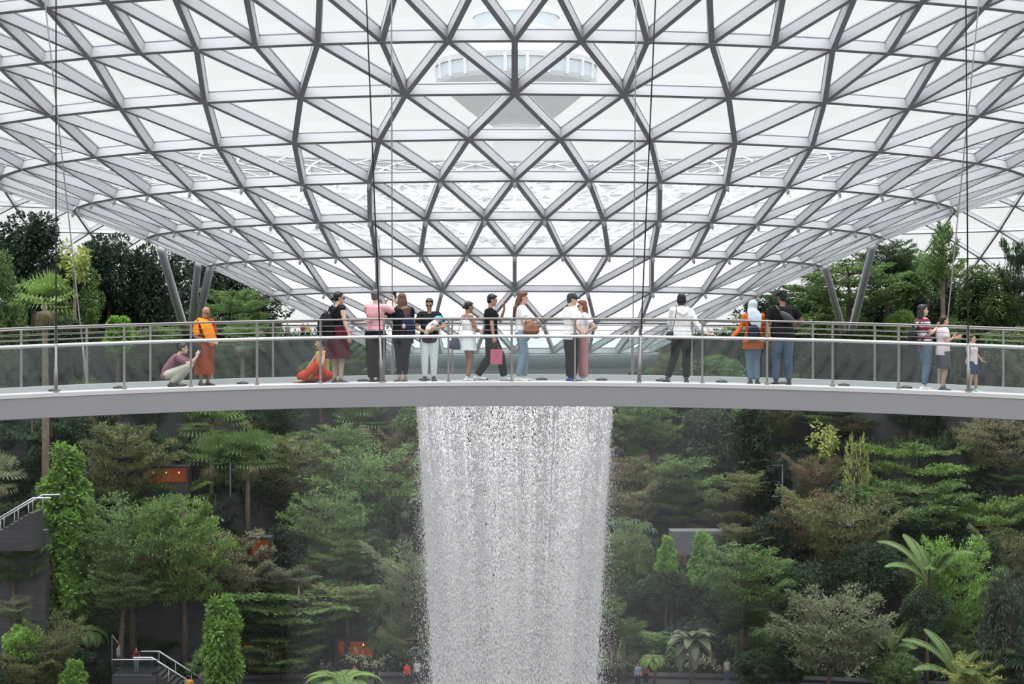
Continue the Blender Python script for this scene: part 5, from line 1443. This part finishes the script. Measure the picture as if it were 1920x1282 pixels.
lathe_px('cab_roof', [(82, 34), (84, 26), (60, 14), (14, 8), (10, -70), (0, -70)], M_TOW, tw, seg=16)
for k in range(12):
    a = math.pi * (k + .5) / 12
    MB().bar(Vector((PX(968, TY) - 149 / F * TY * math.cos(a), TY - 149 / F * TY * math.sin(a), PZ(156, TY))), Vector((PX(968, TY) - 151 / F * TY * math.cos(a), TY - 151 / F * TY * math.sin(a), PZ(124, TY))), .8).build('mullion', M_TOW, tw)

M_COL = new_mat('column_white', (.52, .53, .56), .5)
def roof_z(R):
    for i in range(len(RINGS) - 1):
        if RINGS[i][0] <= R <= RINGS[i + 1][0]:
            return EZ + RINGS[i][1] + (RINGS[i + 1][1] - RINGS[i][1]) * (R - RINGS[i][0]) / (RINGS[i + 1][0] - RINGS[i][0])
    return EZ
def roof_column(px0, py0, px1, py1, Y, r, label):
    """foot in the garden beyond the valley, head under the rim of the glass funnel"""
    a = P(px0, py0, Y); a.z = ground(a.x, Y)
    for q in range(60):
        u = 1 + q * .02; qx, qy = px0 + (px1 - px0) * u, py0 + (py1 - py0) * u
        gap, yb = min(((roof_z(math.hypot(PX(qx, y), y - AX)) - PZ(qy, y)), y) for y in [80 + .25 * k for k in range(70)])
        if gap < .12: break
    b = P(qx, qy, yb)
    o = empty('roof_column', a, label, 'column')
    MB().tube([a - Vector((0, 0, .2)), a.lerp(b, .3), a.lerp(b, .8), b], [r, r, r * .72, r * .62], 16, rnd=0).build('strut', M_COL, o, True)
    MB().tube([a - Vector((0, 0, .2)), a + Vector((0, 0, .5))], [r * 1.5, r * 1.3], 16).build('foot_plate', M_COL, o, True)
roof_column(352, 640, 304, 474, 158, .34, 'thick grey strut leaning left, left of the monk')
roof_column(356, 640, 371, 497, 159, .30, 'pale middle strut of the three above the monk')
roof_column(362, 640, 394, 504, 158, .34, 'grey strut leaning right, right of the three above the monk')
roof_column(1592, 640, 1634, 472, 158, .32, 'grey strut leaning right among the trees right of the black cap')
roof_column(1586, 640, 1548, 505, 159, .28, 'grey strut leaning left among the trees right of the black cap')

M_RAILW = new_mat('pale_stair_rail', (.62, .62, .64), .35)
# upper left stairs
def stairs(name, label, x0, y0, z0, dx, dzz, n, depth, wdir, width, rails):
    o = empty(name, (x0, y0, z0), label, 'stairs')
    m = MB()
    for i in range(n):
        m.box((x0 + dx * (i + .5), y0 + width / 2 * wdir, z0 + dzz * (i + 1) / 2 - .4), (abs(dx) * 1.02, width, dzz * (i + 1) + .8))
    m.build('steps', M_STONE2, o)
    for off in rails:
        yy = y0 + off
        a = Vector((x0, yy, z0 + 1.0)); b = Vector((x0 + dx * n, yy, z0 + dzz * n + 1.0)); c = b + Vector((1.2 * (1 if dx > 0 else -1), 0, 0))
        r = MB().tube([a, b, c], [.055] * 3, 8)
        r.build('stair_handrail', M_RAILW, o, True)
        for t in (0, .33, .66, 1):
            q = a.lerp(b, t); MB().tube([q, q - Vector((0, 0, 1.0))], [.025] * 2, 6).build('baluster', M_RAILW, o, True)
    return o
M_STONE2 = stone('dark_step_stone', (.05, .049, .053), (.9, .3))
a = P(-20, 1010, 114); stairs('staircase', 'dark stone stairs with two pale handrails at the left edge', a.x, 114, a.z, .32, .19, 9, 1, 1, 2.6, (0.1, 2.5))
MB_w = MB().box((a.x + .6, 117.6, a.z - 4.0), (4.6, 1.0, 8.4)); tag(MB_w.build('stair_wall', M_STONE, origin=(a.x + .6, 117.6, a.z - 8.2)), 'dark stone wall behind the stairs at the left edge', 'wall', kind='structure')
# lower left landing with stairs
L0 = P(258, 1262, 114)
ld = empty('landing', (L0.x, 114, 0), 'dark landing with glass balustrade where two people stand, at the bottom left', 'landing')
MB().box((L0.x - .1, 115.2, L0.z / 2 - .05), (3.0, 3.4, L0.z - .1 + .02)).build('slab', M_STONE2, ld)
MB().box((L0.x - .1, 113.55, L0.z + .5), (3.0, .03, .95)).build('balustrade_glass', glass_mat('dim_glass', (.6, .65, .65), .04), ld)
MB().tube([(L0.x - 1.6, 113.55, L0.z + 1.0), (L0.x + 1.4, 113.55, L0.z + 1.0)], [.03] * 2, 8).build('balustrade_rail', M_RAILW, ld, True)
b = P(352, 1300, 112)
st = stairs('staircase', 'dark stairs with pale handrails descending right at the bottom left', b.x + .6, 113.6, -.6, -.30, .19, 11, 1, 1, 2.4, (0.05, 2.3))
c0, c1 = P(210, 1190, 119), P(230, 1216, 119)
tag(MB().tube([c0, c1, c1 + Vector((0, 0, -1)), ], [.04] * 3, 8).tube([c0, (c0.x, c0.y, ground(c0.x, 119) )], [.03] * 2, 6).build('handrail', M_RAILW, smooth=True, origin=(c0.x, c0.y, ground(c0.x, 119))), 'short pale sloping handrail above the landing at the bottom left', 'handrail')

# warm lit shopfronts and their ledges
def warm(name, e, s_): return new_mat(name, (.35, .10, .03), .6, emit=(*e, s_))
M_WARM = warm('warm_lit_wall', (1, .20, .04), .10); M_LAMP = warm('lamp_glow', (1, .50, .20), 2.5)
M_DK = new_mat('dark_frame', (.02, .02, .022), .6)
def shop(px0, px1, py0, py1, Y, label, lamps=2):
    a, b = P(px0, py1, Y), P(px1, py0, Y)
    g = ground(a.x, Y)
    o = empty('lit_shopfront', ((a.x + b.x) / 2, Y, g), label, 'shopfront')
    cx, w, h = (a.x + b.x) / 2, b.x - a.x, b.z - a.z
    MB().box((cx, Y + 1.2, a.z + h / 2), (w, .1, h)).build('back_wall', M_WARM, o)
    MB().box((cx, Y + .6, b.z + .1), (w + .3, 1.4, .2)).build('lintel', M_DK, o)
    MB().box((cx, Y + .6, (a.z + g) / 2 - .05), (w + .3, 1.4, a.z - g + .1)).build('base_wall', M_STONE2, o)
    for s_ in (-1, 1): MB().box((cx + s_ * (w / 2 + .08), Y + .6, a.z + h / 2), (.16, 1.4, h)).build('side_wall', M_DK, o)
    for i in range(lamps):
        x = a.x + w * (i + .7) / (lamps + .4)
        l = MB().ell((x, Y + .5, b.z - .35), (.05, .05, .07), seg=8, rings=6).build('pendant_lamp', M_LAMP, o, True)
    return o
shop(268, 350, 878, 906, 131.5, 'orange lit opening between palms under the photographer', 3)
shop(468, 504, 1012, 1048, 123.5, 'orange lit screen low behind the palm trunk right of the monk', 0)
shop(452, 520, 1203, 1222, 121.5, 'orange lit strip with lamps at the bottom, between monk and maroon skirt', 2)
shop(632, 700, 1202, 1236, 122.5, 'orange lit shop behind the tree fern left of the waterfall bottom', 2)
shop(1310, 1346, 1222, 1250, 121.0, 'small orange glow at the bottom under the white hoodie', 2)
shop(655, 672, 915, 932, 136.5, 'tiny pinkish window between layered trees left of the waterfall', 0)
# restaurant balcony
rb = empty('restaurant_balcony', (PX(330, 120), 120, ground(PX(330, 120), 120)), 'dim restaurant balcony with red lamps and diners among the trees at the lower left', 'balcony')
a, b = P(240, 1122, 120), P(390, 1104, 120)
g = ground(a.x, 120)
MB().bar(a, b, .25, .22).build('ledge', M_DK, rb)
MB().hexa([a + Vector((0, 0, -.1)), b + Vector((0, 0, -.1)), b + Vector((0, 2.6, -.1)), a + Vector((0, 2.6, -.1)), a, b, b + Vector((0, 2.6, 0)), a + Vector((0, 2.6, 0))]).build('balcony_floor', M_DK, rb)
MB().box(((a.x + b.x) / 2, 122.7, a.z + 1.6), (b.x - a.x, .1, 3.4)).build('back_wall', new_mat('dim_red_wall', (.10, .03, .02), .7, emit=(1, .14, .04, .035)), rb)
MB().box(((a.x + b.x) / 2, 122.5, (a.z + g) / 2 - .3), (b.x - a.x, .4, a.z - g - .3)).build('support_wall', M_STONE, rb)
for i in range(5):
    x = a.x + (b.x - a.x) * (i + .5) / 5
    MB().ell((x, 121.2, a.z + 2.3), (.32, .32, .13), seg=12, rings=6).build('lampshade', warm('red_lampshade_%d' % i, (1, .16, .05), .5), rb, True)
# far people
def far_person(px, py, Y, H, yaw, top, bot, label, hair='short', hc=(.02, .015, .012), sit=False, z=None):
    X = PX(px, Y); z0 = PZ(py, Y) if z is None else z
    J = None
    if sit: J = dict(kneeL=(.10, .42, .48), kneeR=(-.10, .42, .48), hipL=(.09, 0, .46), hipR=(-.09, 0, .46), ankL=(.1, .45, .085), ankR=(-.1, .45, .085), pel=(0, -.02, .50), waist=(0, -.02, .63), chest=(0, 0, .82), shc=(0, .0, .96), neck=(0, .02, 1.02), head=(0, .05, 1.15),
                     shL=(.17, 0, .95), shR=(-.17, 0, .95), elbL=(.22, .1, .70), elbR=(-.22, .1, .70), wrL=(.12, .32, .76), wrR=(-.12, .32, .76))
    p = Person(0, 0, H, yaw, label, at=(X, Y, z0), vox=2.6, J=J)
    p.top(top, g=.022); p.pants(bot, .97, wide=.01); p.hair(hc, hair); p.shoes((.3, .3, .3))
    return p
far_person(222, 1262, 115.5, 1.70, 90, (.25, .28, .32), BLACK, 'person in a grey blue shirt behind a trunk on the lower left landing', z=L0.z)
far_person(256, 1262, 114.6, 1.62, 180, (.10, .02, .03), (.30, .38, .48), 'person in maroon top and light jeans on the lower left landing', 'lob', z=L0.z)
far_person(356, 1300, 111.8, 1.65, 0, (.62, .30, .04), BLACK, 'person in a mustard top at the foot of the lower left stairs', z=.0)
far_person(343, 1300, 111.2, 1.40, 10, (.55, .55, .56), BLACK, 'person in pale clothes left of the mustard top', z=.0)
for i, (px, c, lb) in enumerate(((278, (.40, .40, .38), 'diner in pale clothes at the left of the balcony'), (300, (.30, .10, .06), 'diner in dull red, second from left on the balcony'), (318, (.05, .05, .06), 'diner in dark clothes in the middle of the balcony'),
                                 (344, (.60, .58, .56), 'diner in white on the right part of the balcony'), (372, (.25, .03, .02), 'diner in deep red at the right end of the balcony'))):
    zz = a.z + (b.z - a.z) * (px - 240) / 150
    far_person(px, 0, 120.9, 1.6, 150 + 30 * i, c, BLACK, lb, sit=True, z=zz)
for px, Y, H, c, bt, lb, hr in ((763, 116.5, 1.62, (.65, .04, .04), BLACK, 'person in a bright red top at the bottom left of the waterfall', 'lob'), (782, 117.2, 1.70, (.65, .65, .68), NAVY, 'person in white behind the trunk beside the red top', 'short'), (706, 116.2, 1.65, (.02, .02, .02), BLACK, 'person in black at the bottom, left of the red top', 'short'),
                                (665, 116, 1.55, (.30, .10, .09), BLACK, 'person with only the head showing under the tree fern', 'bob'), (828, 117.5, 1.6, (.28, .18, .14), NAVY, 'dim person in brown beside the bottom left of the waterfall', 'short'),
                                (1196, 116.2, 1.65, (.20, .26, .36), NAVY, 'person in a blue shirt at the bottom right of the waterfall', 'short'), (1211, 117, 1.58, (.45, .04, .05), BLACK, 'person in red just right of the blue shirt at the bottom', 'lob')):
    far_person(px, 0, Y, H, 190, c, bt, lb, hr, z=ground(PX(px, Y), Y))
far_person(1363, 1262, 118.0, 1.62, 160, (.62, .58, .54), (.10, .15, .24), 'standing person in white top and jeans near the orange glow', z=ground(PX(1363, 118), 118))
for px, Y, c, bt, yaw, lb, hr in ((494, 157.5, (.05, .06, .08), BLACK, 10, 'far person in dark clothes, left one of the pair beyond the railing', 'short'), (504, 158, (.04, .04, .05), BLACK, 0, 'far person in dark clothes, right one of the pair beyond the railing', 'short'),
                                  (539, 157.5, (.30, .30, .27), (.25, .32, .38), 180, 'far person in pale top and jeans beyond the railing', 'bob'), (577, 158, (.62, .50, .12), NAVY, 190, 'far person in a yellow top beyond the railing', 'lob'), (568, 159, (.32, .06, .08), BLACK, 170, 'far person in dark red just left of the yellow top', 'short')):
    far_person(px, 0, Y, 1.65, yaw, c, bt, lb, hr, z=23.4)
# blue mirrors on poles
for px, py, wp, hp, Y, lb in ((779, 1221, 11, 7, 117.5, 'blue oval mirror on a pole beside the trunk left of the waterfall'), (1117, 1246, 10, 8, 117.5, 'blue oval mirror on a pale pole right of the waterfall')):
    c = P(px, py, Y); o = empty('traffic_mirror', (c.x, Y, ground(c.x, Y)), lb, 'mirror')
    MB().tube([c + Vector((0, -.02, 0)), c + Vector((0, .03, 0))], [hp / F * Y] * 2, 20, rx=[wp / F * Y] * 2, side=Vector((1, 0, 0))).build('mirror_face', new_mat('blue_face', (.16, .30, .46), .3), o)
    MB().tube([c + Vector((0, .0, 0)), c + Vector((0, .05, 0))], [hp * 1.14 / F * Y] * 2, 20, rx=[wp * 1.12 / F * Y] * 2, side=Vector((1, 0, 0))).build('rim', new_mat('mirror_rim', (.45, .52, .58), .4), o)
    MB().tube([(c.x, Y + .08, ground(c.x, Y)), c + Vector((0, .08, .35))], [.04] * 2, 8).build('pole', M_RAILW, o, True)
# grey canopy panels on the right
cp = empty('concrete_canopy', (PX(1310, 130), 130, ground(PX(1310, 130), 130)), 'pale grey concrete canopy between cone trees right of the waterfall', 'canopy')
a, b = P(1258, 1040, 130), P(1361, 996, 130)
MB().box(((a.x + b.x) / 2, 131, (a.z + b.z) / 2), (b.x - a.x, 2, b.z - a.z)).build('fascia', new_mat('pale_concrete_panel', (.12, .12, .13), .7, noise=.15, nscale=.6), cp)
for x in (a.x + .3, b.x - .3): MB().box((x, 131, (a.z + cp.location.z) / 2), (.3, .3, a.z - cp.location.z)).build('canopy_post', M_STONE2, cp)
# lamp post
c = P(1467, 870, 133); g = ground(c.x, 133)
o = empty('lamp_post', (c.x, 133, g), 'slim dark lamp post standing before the dark column tree on the right', 'lamp post')
M_LP = new_mat('lamp_post_grey', (.05, .055, .065), .5)
MB().tube([(c.x, 133, g), c], [.07, .05], 8).build('pole', M_LP, o, True); MB().box(c + Vector((-.4, 0, -.1)), (.8, .2, .1)).build('lamp_head', M_LP, o)
c = P(432, 868, 132); g = ground(c.x, 132)
o = empty('lamp_post', (c.x, 132, g), 'slim dark lamp post between the two fan palms on the left', 'lamp post')
MB().tube([(c.x, 132, g), c], [.08, .06], 8).build('pole', M_LP, o, True); MB().box(c + Vector((.3, 0, -.5)), (.6, .2, .1)).build('lamp_head', M_LP, o)

# thin spray mist that hangs round the falling water
def mist(name, r, z0, z1, dens, label):
    m = bpy.data.materials.new(name); m.use_nodes = True; nt = m.node_tree; nt.nodes.clear()
    o_ = nt.nodes.new('ShaderNodeOutputMaterial'); v = nt.nodes.new('ShaderNodeVolumeScatter')
    v.inputs['Color'].default_value = (.97, .98, 1, 1); v.inputs['Density'].default_value = dens; v.inputs['Anisotropy'].default_value = .2
    nt.links.new(v.outputs[0], o_.inputs['Volume'])
    o = MB().tube([(0, AX, z0), (0, AX, z1)], [r, r], 48).build(name, m, origin=(0, AX, z0))
    tag(o, label, 'mist', kind='stuff')
mist('spray_mist', 12.0, .3, 21.2, .0035, 'thin pale mist hanging close round the falling water')
mist('valley_haze', 58.0, .2, 22.6, .00012, 'faint haze filling the planted valley below the bridge')
